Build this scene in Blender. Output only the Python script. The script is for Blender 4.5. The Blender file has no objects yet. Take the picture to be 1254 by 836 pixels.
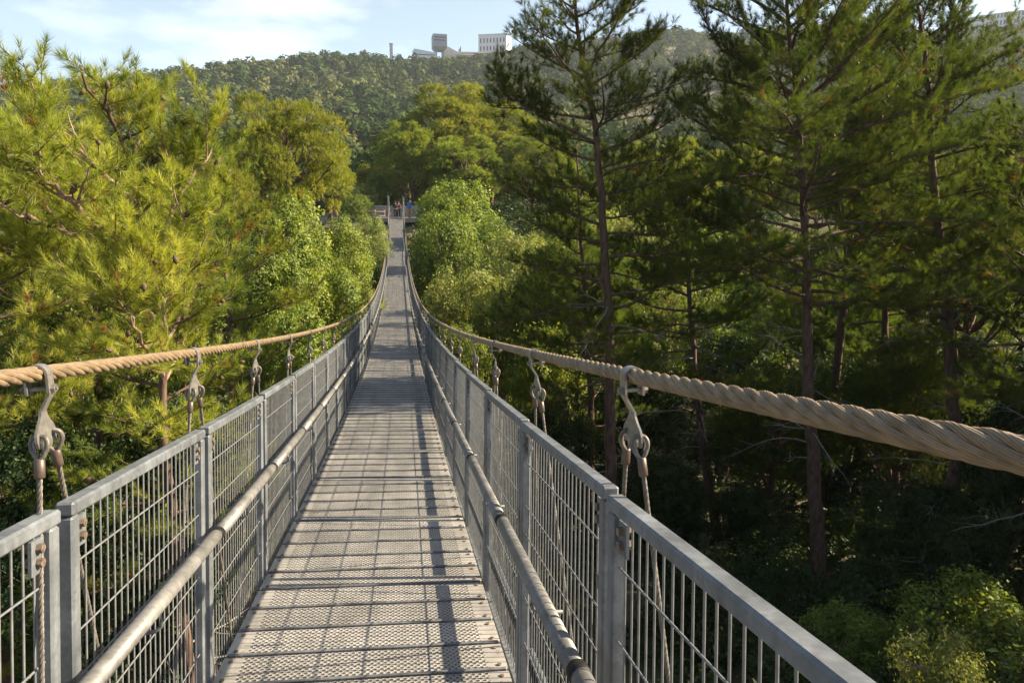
import bpy, math, random
import numpy as np
from mathutils import Vector, Matrix, Euler

R = math.radians
C = bpy.context.scene.collection
scene = bpy.context.scene

# ------------------------------------------------------------------ camera
CAM = np.array([.205, 0., 0.])
YAW, PITCH, ROLL, FPX = R(9.42), R(11.4), R(.52), 836.0
cam_fw = np.array([math.sin(YAW)*math.cos(PITCH), math.cos(YAW)*math.cos(PITCH), -math.sin(PITCH)])
_r = np.array([math.cos(YAW), -math.sin(YAW), 0.])
_u = np.cross(_r, cam_fw)
cam_rt = math.cos(ROLL)*_r + math.sin(ROLL)*_u
cam_up = math.cos(ROLL)*_u - math.sin(ROLL)*_r
cd = bpy.data.cameras.new('camera')
cam = bpy.data.objects.new('camera', cd)
C.objects.link(cam)
cd.sensor_width = 36.0
cd.lens = 36.0*FPX/1254.0
cd.clip_start = .05
cd.clip_end = 8000
m = Matrix.Identity(4)
for i in range(3):
    m[i][0], m[i][1], m[i][2], m[i][3] = cam_rt[i], cam_up[i], -cam_fw[i], CAM[i]
cam.matrix_world = m
scene.camera = cam

# ------------------------------------------------------------------ sky, sun, exposure
SUN_EL, SUN_AZ = R(30), R(88)                    # azimuth measured from +Y towards +X
sun_dir = np.array([math.sin(SUN_AZ)*math.cos(SUN_EL), math.cos(SUN_AZ)*math.cos(SUN_EL), math.sin(SUN_EL)])
sl = bpy.data.lights.new('sun', 'SUN')
sl.energy = 5.0
sl.angle = R(.55)
sl.color = (1.0, .84, .60)
so = bpy.data.objects.new('sun', sl)
C.objects.link(so)
so.rotation_euler = Vector(sun_dir).to_track_quat('Z', 'Y').to_euler()

world = bpy.data.worlds.new('World')
scene.world = world
world.use_nodes = True
wn = world.node_tree
wn.nodes.clear()
W = wn.nodes.new
sky = W('ShaderNodeTexSky')
sky.sky_type = 'NISHITA'
sky.sun_disc = False
sky.sun_elevation = SUN_EL
sky.sun_rotation = SUN_AZ
sky.altitude = 200
sky.air_density = 1.0
sky.dust_density = 1.6
sky.ozone_density = 1.0
bg = W('ShaderNodeBackground')
bg.inputs['Strength'].default_value = .052
wo = W('ShaderNodeOutputWorld')
tc = W('ShaderNodeTexCoord')
mp = W('ShaderNodeMapping')
mp.inputs['Scale'].default_value = (1.0, 1.0, 3.2)
wn.links.new(tc.outputs['Generated'], mp.inputs['Vector'])
nz = W('ShaderNodeTexNoise')
nz.inputs['Scale'].default_value = 3.4
nz.inputs['Detail'].default_value = 7
nz.inputs['Roughness'].default_value = .55
wn.links.new(mp.outputs['Vector'], nz.inputs['Vector'])
cr = W('ShaderNodeValToRGB')
cr.color_ramp.elements[0].position = .545
cr.color_ramp.elements[1].position = .74
wn.links.new(nz.outputs['Fac'], cr.inputs['Fac'])
cm = W('ShaderNodeMath'); cm.operation = 'MULTIPLY'; cm.inputs[1].default_value = .85
wn.links.new(cr.outputs['Color'], cm.inputs[0])
mx = W('ShaderNodeMix'); mx.data_type = 'RGBA'
wn.links.new(cm.outputs[0], mx.inputs['Factor'])
wn.links.new(sky.outputs['Color'], mx.inputs[6])
mx.inputs[7].default_value = (9.5, 9.4, 9.2, 1)
sepz = W('ShaderNodeSeparateXYZ')
wn.links.new(tc.outputs['Generated'], sepz.inputs[0])
hzr = W('ShaderNodeMapRange')
hzr.inputs['From Min'].default_value = .50; hzr.inputs['From Max'].default_value = .12
hzr.inputs['To Min'].default_value = 0; hzr.inputs['To Max'].default_value = .58
wn.links.new(sepz.outputs['Z'], hzr.inputs['Value'])
mh = W('ShaderNodeMix'); mh.data_type = 'RGBA'
wn.links.new(hzr.outputs[0], mh.inputs['Factor'])
wn.links.new(mx.outputs[2], mh.inputs[6])
mh.inputs[7].default_value = (5.7, 7.1, 8.3, 1)
wn.links.new(mh.outputs[2], bg.inputs['Color'])
wn.links.new(bg.outputs[0], wo.inputs['Surface'])

vs = scene.view_settings
vs.view_transform = 'Standard'
vs.look = 'None'
vs.gamma = 1.0
vs.use_curve_mapping = False
vs.exposure = 1.78
scene.cycles.max_bounces = 8
scene.cycles.transparent_max_bounces = 8
scene.cycles.volume_bounces = 0
scene.cycles.use_denoising = True
scene.cycles.sample_clamp_indirect = 4.0
scene.cycles.adaptive_threshold = .006


# ------------------------------------------------------------------ helpers
def ray(px, py):
    return cam_fw + (px-627)/FPX*cam_rt - (py-418)/FPX*cam_up


def at(px, py, depth):                           # the point seen at a pixel, at a distance along the ground
    d = ray(px, py)
    return CAM + d*(depth/math.hypot(d[0], d[1]))


class MB:
    """collects vertices and faces; build() links them as one mesh object"""
    def __init__(self):
        self.v = []; self.n = 0; self.f = []     # f: (faces array (k, c), mat, attr array or None, smooth)

    def add(self, v, f, mat=0, rnd=None, smooth=False):
        v = np.asarray(v, dtype=np.float32).reshape(-1, 3)
        f = np.asarray(f, dtype=np.int32)
        self.v.append(v)
        self.f.append((f + self.n, mat, rnd, smooth))
        self.n += len(v)

    def box(self, c, s, mat=0, rot=None, bev=0):
        c = np.asarray(c, float); s = np.asarray(s, float)/2
        if bev > 0:
            b = min(bev, s.min()*.9)
            pts = []
            for sx in (-1, 1):
                for sy in (-1, 1):
                    for sz in (-1, 1):
                        sg = np.array([sx, sy, sz])
                        for a in range(3):
                            q = s - b; q[a] = s[a]
                            pts.append(sg*q)
            import bmesh
            bm = bmesh.new()
            vv = [bm.verts.new(p) for p in pts]
            r = bmesh.ops.convex_hull(bm, input=vv)
            bm.normal_update()
            bmesh.ops.dissolve_limit(bm, angle_limit=.01, verts=bm.verts[:], edges=bm.edges[:])
            bm.verts.index_update()
            V = np.array([v.co[:] for v in bm.verts])
            F = [[v.index for v in f.verts] for f in bm.faces]
            bm.free()
            if rot is not None: V = V @ np.asarray(rot).T
            by = {}
            for f in F: by.setdefault(len(f), []).append(f)
            n0 = self.n
            self.v.append((V + c).astype(np.float32))
            for k, l in by.items():
                self.f.append((np.array(l, dtype=np.int32) + n0, mat, None, False))
            self.n += len(V)
            return
        V = np.array([(x, y, z) for x in (-1, 1) for y in (-1, 1) for z in (-1, 1)], float)*s
        if rot is not None: V = V @ np.asarray(rot).T
        F = [(0, 1, 3, 2), (4, 6, 7, 5), (0, 4, 5, 1), (2, 3, 7, 6), (0, 2, 6, 4), (1, 5, 7, 3)]
        self.add(V + c, F, mat)

    def tube(self, pts, rad, sides=6, mat=0, smooth=True, caps=True, rnd=None):
        P = np.asarray(pts, float)
        n = len(P)
        rad = np.broadcast_to(np.asarray(rad, float), (n,))
        T = np.gradient(P, axis=0)
        T /= np.linalg.norm(T, axis=1, keepdims=True) + 1e-9
        up = np.array([0, 0, 1.]) if abs(T.mean(0)[2]) < .9*np.linalg.norm(T.mean(0)) + 1e-9 else np.array([1., 0, 0])
        A = np.cross(T, up); A /= np.linalg.norm(A, axis=1, keepdims=True) + 1e-9
        B = np.cross(T, A)
        th = np.arange(sides)*2*math.pi/sides
        V = P[:, None, :] + rad[:, None, None]*(np.cos(th)[None, :, None]*A[:, None, :] + np.sin(th)[None, :, None]*B[:, None, :])
        i = np.arange(n-1)[:, None]*sides; j = np.arange(sides)[None, :]; k = (np.arange(sides)+1)[None, :] % sides
        F = np.stack([i+j, i+k, i+sides+k, i+sides+j], -1).reshape(-1, 4)
        self.add(V.reshape(-1, 3), F, mat, None, smooth)
        if caps:
            a = self.n - n*sides
            self.f.append((np.arange(sides)[None, ::-1].astype(np.int32)*1 + a, mat, None, False))
            self.f.append((np.arange(sides)[None, :].astype(np.int32) + a + (n-1)*sides, mat, None, False))

    def prism(self, poly, depth, frame, mat=0):
        """2D polygon in the plane (a, b) of frame=(origin, a, b, normal), thickened by depth along the normal"""
        o, a, b, nn = [np.asarray(q, float) for q in frame]
        p = np.asarray(poly, float)
        n = len(p)
        top = o + p[:, :1]*a + p[:, 1:]*b + nn*depth/2
        bot = top - nn*depth
        self.add(np.concatenate([top, bot]), [[i, (i+1) % n, n+(i+1) % n, n+i] for i in range(n)], mat)
        self.f.append((np.arange(n)[None, ::-1].astype(np.int32) + self.n - 2*n, mat, None, False))
        self.f.append((np.arange(n)[None, :].astype(np.int32) + self.n - n, mat, None, False))

    def mesh(self, name, mats, extra=None):
        me = bpy.data.meshes.new(name)
        V = np.concatenate(self.v).astype(np.float32)
        loops = np.concatenate([f.reshape(-1) for f, *_ in self.f])
        tot = np.concatenate([np.full(len(f), f.shape[1], np.int32) for f, *_ in self.f])
        start = np.concatenate([[0], np.cumsum(tot)[:-1]]).astype(np.int32)
        mi = np.concatenate([np.full(len(f), m_, np.int32) for f, m_, *_ in self.f])
        sm = np.concatenate([np.full(len(f), s_, bool) for f, m_, r_, s_ in self.f])
        me.vertices.add(len(V)); me.vertices.foreach_set('co', V.reshape(-1))
        me.loops.add(len(loops)); me.loops.foreach_set('vertex_index', loops.astype(np.int32))
        me.polygons.add(len(tot)); me.polygons.foreach_set('loop_start', start)
        me.polygons.foreach_set('material_index', mi)
        me.polygons.foreach_set('use_smooth', sm)
        if any(r is not None for _, _, r, _ in self.f):
            at_ = me.attributes.new('rnd', 'FLOAT', 'FACE')
            rr = np.concatenate([np.zeros(len(f), np.float32) if r is None else np.asarray(r, np.float32) for f, _, r, _ in self.f])
            at_.data.foreach_set('value', rr)
        for mm in (mats if isinstance(mats, (list, tuple)) else [mats]):
            me.materials.append(mm)
        me.update(calc_edges=True)
        me.validate()
        return me

    def build(self, name, mats, parent=None):
        o = bpy.data.objects.new(name, self.mesh(name, mats))
        C.objects.link(o)
        if parent: o.parent = parent
        return o


def empty(name, loc=(0, 0, 0), rz=0):
    o = bpy.data.objects.new(name, None)
    C.objects.link(o)
    o.location = loc
    o.rotation_euler = (0, 0, rz)
    o.empty_display_size = .3
    return o


def tag(o, label=None, cat=None, group=None, kind=None):
    for k, v in (('label', label), ('category', cat), ('group', group), ('kind', kind)):
        if v: o[k] = v
    return o


def copy_tree(o, parent=None):
    c = o.copy(); C.objects.link(c)
    c.parent = parent
    for ch in list(o.children): copy_tree(ch, c)
    return c


# ------------------------------------------------------------------ materials
def mat(name):
    m_ = bpy.data.materials.new(name); m_.use_nodes = True
    nt = m_.node_tree; nt.nodes.clear()
    out = nt.nodes.new('ShaderNodeOutputMaterial')
    return m_, nt, out


def noise_col(nt, c1, c2, scale, detail=4, lo=.35, hi=.65, coord='Object', vec_scale=(1, 1, 1)):
    t = nt.nodes.new('ShaderNodeTexCoord'); mpn = nt.nodes.new('ShaderNodeMapping')
    mpn.inputs['Scale'].default_value = vec_scale
    n_ = nt.nodes.new('ShaderNodeTexNoise'); n_.inputs['Scale'].default_value = scale; n_.inputs['Detail'].default_value = detail
    r_ = nt.nodes.new('ShaderNodeValToRGB')
    r_.color_ramp.elements[0].position = lo; r_.color_ramp.elements[0].color = (*c1, 1)
    r_.color_ramp.elements[1].position = hi; r_.color_ramp.elements[1].color = (*c2, 1)
    nt.links.new(t.outputs[coord], mpn.inputs[0]); nt.links.new(mpn.outputs[0], n_.inputs['Vector']); nt.links.new(n_.outputs['Fac'], r_.inputs['Fac'])
    return r_.outputs['Color'], n_.outputs['Fac']


def plain(name, c1, c2=None, scale=8, rough=.6, metal=0.0, bump=0.0, spec=.5, lo=.35, hi=.65, vec_scale=(1, 1, 1), bscale=None, detail=5):
    m_, nt, out = mat(name)
    p = nt.nodes.new('ShaderNodeBsdfPrincipled')
    p.inputs['Roughness'].default_value = rough; p.inputs['Metallic'].default_value = metal
    p.inputs['Specular IOR Level'].default_value = spec
    if c2 is None: c2 = tuple(x*.85 for x in c1)
    col, fac = noise_col(nt, c1, c2, scale, detail, lo, hi, vec_scale=vec_scale)
    nt.links.new(col, p.inputs['Base Color'])
    if bump:
        b = nt.nodes.new('ShaderNodeBump'); b.inputs['Strength'].default_value = bump; b.inputs['Distance'].default_value = .02
        if bscale:
            _, fac = noise_col(nt, c1, c2, bscale, 4, vec_scale=vec_scale)
        nt.links.new(fac, b.inputs['Height']); nt.links.new(b.outputs[0], p.inputs['Normal'])
    nt.links.new(p.outputs[0], out.inputs['Surface'])
    return m_


def leafmat(name, ramp, transl=.35, gloss=.06, tint=(1.35, 1.25, .45), rough=.5):
    """ramp: list of (position, colour) looked up with the leaf's own random number"""
    m_, nt, out = mat(name)
    a = nt.nodes.new('ShaderNodeAttribute'); a.attribute_name = 'rnd'
    oi = nt.nodes.new('ShaderNodeObjectInfo')
    r_ = nt.nodes.new('ShaderNodeValToRGB')
    while len(r_.color_ramp.elements) < len(ramp): r_.color_ramp.elements.new(.5)
    for e, (p_, c_) in zip(r_.color_ramp.elements, ramp): e.position = p_; e.color = (*c_, 1)
    nt.links.new(a.outputs['Fac'], r_.inputs['Fac'])
    hs = nt.nodes.new('ShaderNodeHueSaturation')
    mr = nt.nodes.new('ShaderNodeMapRange'); mr.inputs['To Min'].default_value = .85; mr.inputs['To Max'].default_value = 1.18
    nt.links.new(oi.outputs['Random'], mr.inputs['Value']); nt.links.new(mr.outputs[0], hs.inputs['Value'])
    mr2 = nt.nodes.new('ShaderNodeMapRange'); mr2.inputs['To Min'].default_value = .485; mr2.inputs['To Max'].default_value = .512
    mu = nt.nodes.new('ShaderNodeMath'); mu.operation = 'FRACT'
    mm_ = nt.nodes.new('ShaderNodeMath'); mm_.operation = 'MULTIPLY'; mm_.inputs[1].default_value = 7.31
    nt.links.new(oi.outputs['Random'], mm_.inputs[0]); nt.links.new(mm_.outputs[0], mu.inputs[0])
    nt.links.new(mu.outputs[0], mr2.inputs['Value']); nt.links.new(mr2.outputs[0], hs.inputs['Hue'])
    nt.links.new(r_.outputs['Color'], hs.inputs['Color'])
    d = nt.nodes.new('ShaderNodeBsdfDiffuse'); t = nt.nodes.new('ShaderNodeBsdfTranslucent'); g = nt.nodes.new('ShaderNodeBsdfGlossy')
    g.inputs['Roughness'].default_value = rough
    mt = nt.nodes.new('ShaderNodeMix'); mt.data_type = 'RGBA'; mt.blend_type = 'MULTIPLY'; mt.inputs['Factor'].default_value = 1
    mt.inputs[7].default_value = (*tint, 1)
    nt.links.new(hs.outputs[0], mt.inputs[6]); nt.links.new(mt.outputs[2], t.inputs['Color'])
    nt.links.new(hs.outputs[0], d.inputs['Color'])
    g.inputs['Color'].default_value = (.9, .9, .8, 1)
    m1 = nt.nodes.new('ShaderNodeMixShader'); m1.inputs[0].default_value = transl
    m2 = nt.nodes.new('ShaderNodeMixShader'); m2.inputs[0].default_value = gloss
    nt.links.new(d.outputs[0], m1.inputs[1]); nt.links.new(t.outputs[0], m1.inputs[2])
    nt.links.new(m1.outputs[0], m2.inputs[1]); nt.links.new(g.outputs[0], m2.inputs[2])
    nt.links.new(m2.outputs[0], out.inputs['Surface'])
    return m_


M = {}
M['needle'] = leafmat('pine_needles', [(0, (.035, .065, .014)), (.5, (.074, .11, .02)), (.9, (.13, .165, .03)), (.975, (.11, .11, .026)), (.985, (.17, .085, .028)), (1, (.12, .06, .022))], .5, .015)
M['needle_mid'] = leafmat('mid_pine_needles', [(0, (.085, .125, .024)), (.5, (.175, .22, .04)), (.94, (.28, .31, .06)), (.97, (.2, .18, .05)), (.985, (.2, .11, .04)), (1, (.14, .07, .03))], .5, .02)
M['needle_sunlit'] = leafmat('sunlit_pine_needles', [(0, (.075, .12, .022)), (.5, (.245, .285, .045)), (.94, (.40, .42, .09)), (.965, (.29, .26, .06)), (.98, (.28, .16, .065)), (1, (.18, .10, .045))], .5, .02)  # brighter needle copy for sunlit pines; the sunlight is put into the colour
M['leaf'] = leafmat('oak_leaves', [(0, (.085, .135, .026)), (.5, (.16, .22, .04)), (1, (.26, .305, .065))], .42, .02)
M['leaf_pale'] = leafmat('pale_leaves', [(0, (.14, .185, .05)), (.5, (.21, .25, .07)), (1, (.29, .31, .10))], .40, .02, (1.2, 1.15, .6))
M['leaf_dark'] = leafmat('shaded_leaves', [(0, (.02, .042, .014)), (.5, (.034, .06, .018)), (1, (.055, .082, .024))], .35, .02)  # darker leaf copy; the shade under the canopy is put into the colour
M['leaf_hill_pale'] = leafmat('hill_shrub_leaves', [(0, (.075, .10, .04)), (.5, (.135, .15, .06)), (1, (.21, .20, .095))], .2, .0)
M['leaf_hill'] = leafmat('hill_leaves', [(0, (.028, .05, .020)), (.4, (.055, .082, .028)), (.75, (.095, .115, .042)), (1, (.145, .15, .065))], .2, .0)
M['bark_sunlit'] = plain('sunlit_pine_bark', (.19, .125, .09), (.36, .265, .21), 16, .9, bump=.6, vec_scale=(1, 1, .35), spec=.2)  # lighter bark copy; sun on the left pine's limbs is put into the colour
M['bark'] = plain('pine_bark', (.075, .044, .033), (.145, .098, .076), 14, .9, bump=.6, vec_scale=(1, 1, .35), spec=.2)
M['bark_grey'] = plain('grey_bark', (.16, .13, .11), (.27, .23, .19), 18, .9, bump=.5, vec_scale=(1, 1, .4), spec=.2)
M['dead_wood'] = plain('dead_wood', (.17, .155, .14), (.26, .24, .22), 20, .85, spec=.2)
M['cone'] = plain('pine_cone', (.06, .04, .028), (.11, .07, .045), 60, .8)
def galv_material(name, base, rust=.5):
    m_, nt, out = mat(name)
    L = nt.links.new
    p = nt.nodes.new('ShaderNodeBsdfPrincipled'); p.inputs['Metallic'].default_value = .25
    t = nt.nodes.new('ShaderNodeTexCoord'); oi = nt.nodes.new('ShaderNodeObjectInfo')
    add = nt.nodes.new('ShaderNodeVectorMath'); add.operation = 'ADD'
    sc_ = nt.nodes.new('ShaderNodeVectorMath'); sc_.operation = 'SCALE'; sc_.inputs[0].default_value = (31, 17, 9)
    L(oi.outputs['Random'], sc_.inputs['Scale']); L(t.outputs['Object'], add.inputs[0]); L(sc_.outputs[0], add.inputs[1])
    vo = nt.nodes.new('ShaderNodeTexVoronoi'); vo.inputs['Scale'].default_value = 90; L(add.outputs[0], vo.inputs['Vector'])
    n1 = nt.nodes.new('ShaderNodeTexNoise'); n1.inputs['Scale'].default_value = 7; n1.inputs['Detail'].default_value = 9; n1.inputs['Roughness'].default_value = .65; L(add.outputs[0], n1.inputs['Vector'])
    mp_ = nt.nodes.new('ShaderNodeMapping'); mp_.inputs['Scale'].default_value = (30, 30, 1.6); L(add.outputs[0], mp_.inputs[0])
    n2 = nt.nodes.new('ShaderNodeTexNoise'); n2.inputs['Scale'].default_value = 1.0; n2.inputs['Detail'].default_value = 6; L(mp_.outputs[0], n2.inputs['Vector'])
    r1 = nt.nodes.new('ShaderNodeValToRGB'); e = r1.color_ramp.elements
    e[0].position = .32; e[0].color = (*[c*.62 for c in base], 1); e[1].position = .68; e[1].color = (*[c*1.28 for c in base], 1)
    L(n1.outputs['Fac'], r1.inputs['Fac'])
    bw = nt.nodes.new('ShaderNodeRGBToBW'); L(vo.outputs['Color'], bw.inputs[0])
    mr = nt.nodes.new('ShaderNodeMapRange'); mr.inputs['To Min'].default_value = .86; mr.inputs['To Max'].default_value = 1.14; L(bw.outputs[0], mr.inputs['Value'])
    mr2 = nt.nodes.new('ShaderNodeMapRange'); mr2.inputs['From Min'].default_value = .3; mr2.inputs['From Max'].default_value = .7; mr2.inputs['To Min'].default_value = .78; mr2.inputs['To Max'].default_value = 1.12; L(n2.outputs['Fac'], mr2.inputs['Value'])
    mu = nt.nodes.new('ShaderNodeMath'); mu.operation = 'MULTIPLY'; L(mr.outputs[0], mu.inputs[0]); L(mr2.outputs[0], mu.inputs[1])
    vm = nt.nodes.new('ShaderNodeVectorMath'); vm.operation = 'SCALE'; L(r1.outputs[0], vm.inputs[0]); L(mu.outputs[0], vm.inputs['Scale'])
    # brown dirt and rust where the slow noise peaks
    n3 = nt.nodes.new('ShaderNodeTexNoise'); n3.inputs['Scale'].default_value = 11; n3.inputs['Detail'].default_value = 10; n3.inputs['Roughness'].default_value = .72; L(add.outputs[0], n3.inputs['Vector'])
    r3 = nt.nodes.new('ShaderNodeMapRange'); r3.inputs['From Min'].default_value = .60; r3.inputs['From Max'].default_value = .74; r3.inputs['To Max'].default_value = rust; L(n3.outputs['Fac'], r3.inputs['Value'])
    mx_ = nt.nodes.new('ShaderNodeMix'); mx_.data_type = 'RGBA'; L(r3.outputs[0], mx_.inputs['Factor']); L(vm.outputs[0], mx_.inputs[6]); mx_.inputs[7].default_value = (.12, .085, .06, 1)
    L(mx_.outputs[2], p.inputs['Base Color'])
    rr = nt.nodes.new('ShaderNodeMapRange'); rr.inputs['To Min'].default_value = .38; rr.inputs['To Max'].default_value = .66; L(n1.outputs['Fac'], rr.inputs['Value']); L(rr.outputs[0], p.inputs['Roughness'])
    b = nt.nodes.new('ShaderNodeBump'); b.inputs['Strength'].default_value = .25; b.inputs['Distance'].default_value = .004; L(n1.outputs['Fac'], b.inputs['Height']); L(b.outputs[0], p.inputs['Normal'])
    L(p.outputs[0], out.inputs['Surface'])
    return m_


M['galv'] = galv_material('galvanised_steel', (.150, .166, .184))
M['lip'] = galv_material('worn_plank_edge', (.15, .155, .165), .3)
M['rod'] = plain('galvanised_rod', (.14, .15, .16), (.205, .21, .215), 30, .45, .25)
M['handrail'] = galv_material('handrail_steel', (.185, .182, .176), .45)
M['black'] = plain('black_rubber', (.008, .008, .009), (.013, .013, .014), 30, .6, spec=.2)
M['steel'] = plain('stainless_steel', (.20, .192, .18), (.32, .305, .28), 35, .40, .6, bump=.05)
M['wire'] = plain('wire_rope', (.085, .075, .065), (.17, .155, .135), 60, .55, .3, bump=.3, vec_scale=(1, 1, .4))
M['ferrule'] = plain('copper_ferrule', (.085, .062, .05), (.14, .105, .085), 40, .45, .4)
M['bolt'] = plain('rusty_bolt', (.10, .07, .05), (.24, .19, .15), 60, .6, .4)
M['paint_grey'] = plain('grey_painted_steel', (.16, .19, .24), (.20, .23, .28), 10, .45)
M['concrete'] = plain('concrete', (.24, .22, .20), (.32, .30, .27), 3, .9, bump=.2)
M['stone'] = plain('pale_stone', (.30, .265, .225), (.42, .38, .33), 2.2, .95, bump=.6)
M['rock'] = plain('grey_rock', (.28, .26, .24), (.42, .39, .36), .5, .95, bump=.8)
M['wood'] = plain('weathered_wood', (.17, .10, .06), (.26, .17, .11), 12, .8)
M['white_wall'] = plain('white_wall', (.60, .59, .60), (.66, .65, .66), .3, .8)
M['grey_wall'] = plain('grey_cladding', (.21, .225, .25), (.25, .265, .29), .4, .7)
M['window'] = plain('dark_window', (.05, .06, .08), (.08, .09, .11), .5, .2)
M['tan_wall'] = plain('tan_wall', (.50, .45, .38), (.58, .53, .46), .4, .85)


def cable_material():
    m_, nt, out = mat('tan_cable')
    p = nt.nodes.new('ShaderNodeBsdfPrincipled'); p.inputs['Roughness'].default_value = .5; p.inputs['Metallic'].default_value = .15
    uv = nt.nodes.new('ShaderNodeAttribute'); uv.attribute_name = 'strand'
    sx = nt.nodes.new('ShaderNodeSeparateXYZ'); nt.links.new(uv.outputs['Vector'], sx.inputs[0])
    # wires inside a strand: stripes running round the strand at a slight angle
    a = nt.nodes.new('ShaderNodeMath'); a.operation = 'MULTIPLY'; a.inputs[1].default_value = 14
    nt.links.new(sx.outputs['X'], a.inputs[0])
    b = nt.nodes.new('ShaderNodeMath'); b.operation = 'MULTIPLY_ADD'; b.inputs[1].default_value = 170
    nt.links.new(sx.outputs['Y'], b.inputs[0]); nt.links.new(a.outputs[0], b.inputs[2])
    s = nt.nodes.new('ShaderNodeMath'); s.operation = 'SINE'; nt.links.new(b.outputs[0], s.inputs[0])
    col, fac = noise_col(nt, (.145, .10, .056), (.30, .222, .138), 26, 6, .3, .7)
    dk = nt.nodes.new('ShaderNodeMix'); dk.data_type = 'RGBA'; dk.blend_type = 'MULTIPLY'; dk.inputs['Factor'].default_value = 1
    mr = nt.nodes.new('ShaderNodeMapRange'); mr.inputs['From Min'].default_value = -1; mr.inputs['From Max'].default_value = 0.2
    mr.inputs['To Min'].default_value = .72; mr.inputs['To Max'].default_value = 1
    nt.links.new(s.outputs[0], mr.inputs['Value'])
    nt.links.new(col, dk.inputs[6]); nt.links.new(mr.outputs[0], dk.inputs[7])
    nt.links.new(dk.outputs[2], p.inputs['Base Color'])
    bp = nt.nodes.new('ShaderNodeBump'); bp.inputs['Strength'].default_value = .5; bp.inputs['Distance'].default_value = .001
    nt.links.new(s.outputs[0], bp.inputs['Height']); nt.links.new(bp.outputs[0], p.inputs['Normal'])
    nt.links.new(p.outputs[0], out.inputs['Surface'])
    return m_


def plank_material():
    """galvanised plate pressed with a staggered field of raised dimples, their holes painted as dark dots"""
    m_, nt, out = mat('perforated_plate')
    L = nt.links.new
    N = lambda t: nt.nodes.new(t)
    def math_(op, x, y=None, z=None):
        q = N('ShaderNodeMath'); q.operation = op
        for i, v in enumerate((x, y, z)):
            if v is None: continue
            if isinstance(v, (int, float)): q.inputs[i].default_value = v
            else: L(v, q.inputs[i])
        return q.outputs[0]
    t = N('ShaderNodeTexCoord'); s = N('ShaderNodeSeparateXYZ'); L(t.outputs['Object'], s.inputs[0])
    X, Y = s.outputs['X'], s.outputs['Y']
    px, py = .032, .038
    def grid(ox, oy):
        u = math_('SUBTRACT', math_('FRACT', math_('ADD', math_('DIVIDE', X, px), ox)), .5)
        v = math_('SUBTRACT', math_('FRACT', math_('ADD', math_('DIVIDE', Y, py), oy)), .5)
        u = math_('MULTIPLY', u, px); v = math_('MULTIPLY', v, py)
        return math_('SQRT', math_('ADD', math_('MULTIPLY', u, u), math_('MULTIPLY', v, v)))
    d = math_('MINIMUM', grid(0, 0), grid(.5, .5))
    inx = math_('LESS_THAN', math_('ABSOLUTE', X), .585)
    hole_shade = math_('MULTIPLY', math_('LESS_THAN', d, .0064), inx)
    rim = N('ShaderNodeMapRange'); rim.inputs['From Min'].default_value = .006; rim.inputs['From Max'].default_value = .0128
    rim.inputs['To Min'].default_value = 1; rim.inputs['To Max'].default_value = 0
    L(d, rim.inputs['Value'])
    h = math_('MULTIPLY', rim.outputs[0], inx)
    p = N('ShaderNodeBsdfPrincipled'); p.inputs['Roughness'].default_value = .5; p.inputs['Metallic'].default_value = .15
    col, fac = noise_col(nt, (.27, .258, .243), (.375, .358, .332), 5, 7, .3, .7)
    mxx = N('ShaderNodeMix'); mxx.data_type = 'RGBA'
    L(hole_shade, mxx.inputs['Factor']); L(col, mxx.inputs[6]); mxx.inputs[7].default_value = (.03, .03, .032, 1)  # plate stays closed; the dark inside each hole is painted into the colour
    geo = N('ShaderNodeNewGeometry'); gm = N('ShaderNodeMapping'); gm.inputs['Scale'].default_value = (2.6, .55, 1)
    L(geo.outputs['Position'], gm.inputs[0])
    wnz = N('ShaderNodeTexNoise'); wnz.inputs['Scale'].default_value = 1.6; wnz.inputs['Detail'].default_value = 8; wnz.inputs['Roughness'].default_value = .68
    L(gm.outputs[0], wnz.inputs['Vector'])
    wr = N('ShaderNodeMapRange'); wr.inputs['From Min'].default_value = .36; wr.inputs['From Max'].default_value = .64; wr.inputs['To Min'].default_value = .70; wr.inputs['To Max'].default_value = 1.10
    L(wnz.outputs['Fac'], wr.inputs['Value'])
    wm = N('ShaderNodeMix'); wm.data_type = 'RGBA'; wm.blend_type = 'MULTIPLY'; wm.inputs['Factor'].default_value = 1
    L(mxx.outputs[2], wm.inputs[6]); L(wr.outputs[0], wm.inputs[7])
    mxx = wm
    oi = N('ShaderNodeObjectInfo')
    hs = N('ShaderNodeHueSaturation'); mr = N('ShaderNodeMapRange'); mr.inputs['To Min'].default_value = .86; mr.inputs['To Max'].default_value = 1.1
    L(oi.outputs['Random'], mr.inputs['Value']); L(mr.outputs[0], hs.inputs['Value']); L(mxx.outputs[2], hs.inputs['Color'])
    L(hs.outputs[0], p.inputs['Base Color'])
    bp = N('ShaderNodeBump'); bp.inputs['Strength'].default_value = .9; bp.inputs['Distance'].default_value = .004
    L(h, bp.inputs['Height']); L(bp.outputs[0], p.inputs['Normal'])
    L(p.outputs[0], out.inputs['Surface'])
    return m_


M['cable'] = cable_material()
M['plank'] = plank_material()


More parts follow.
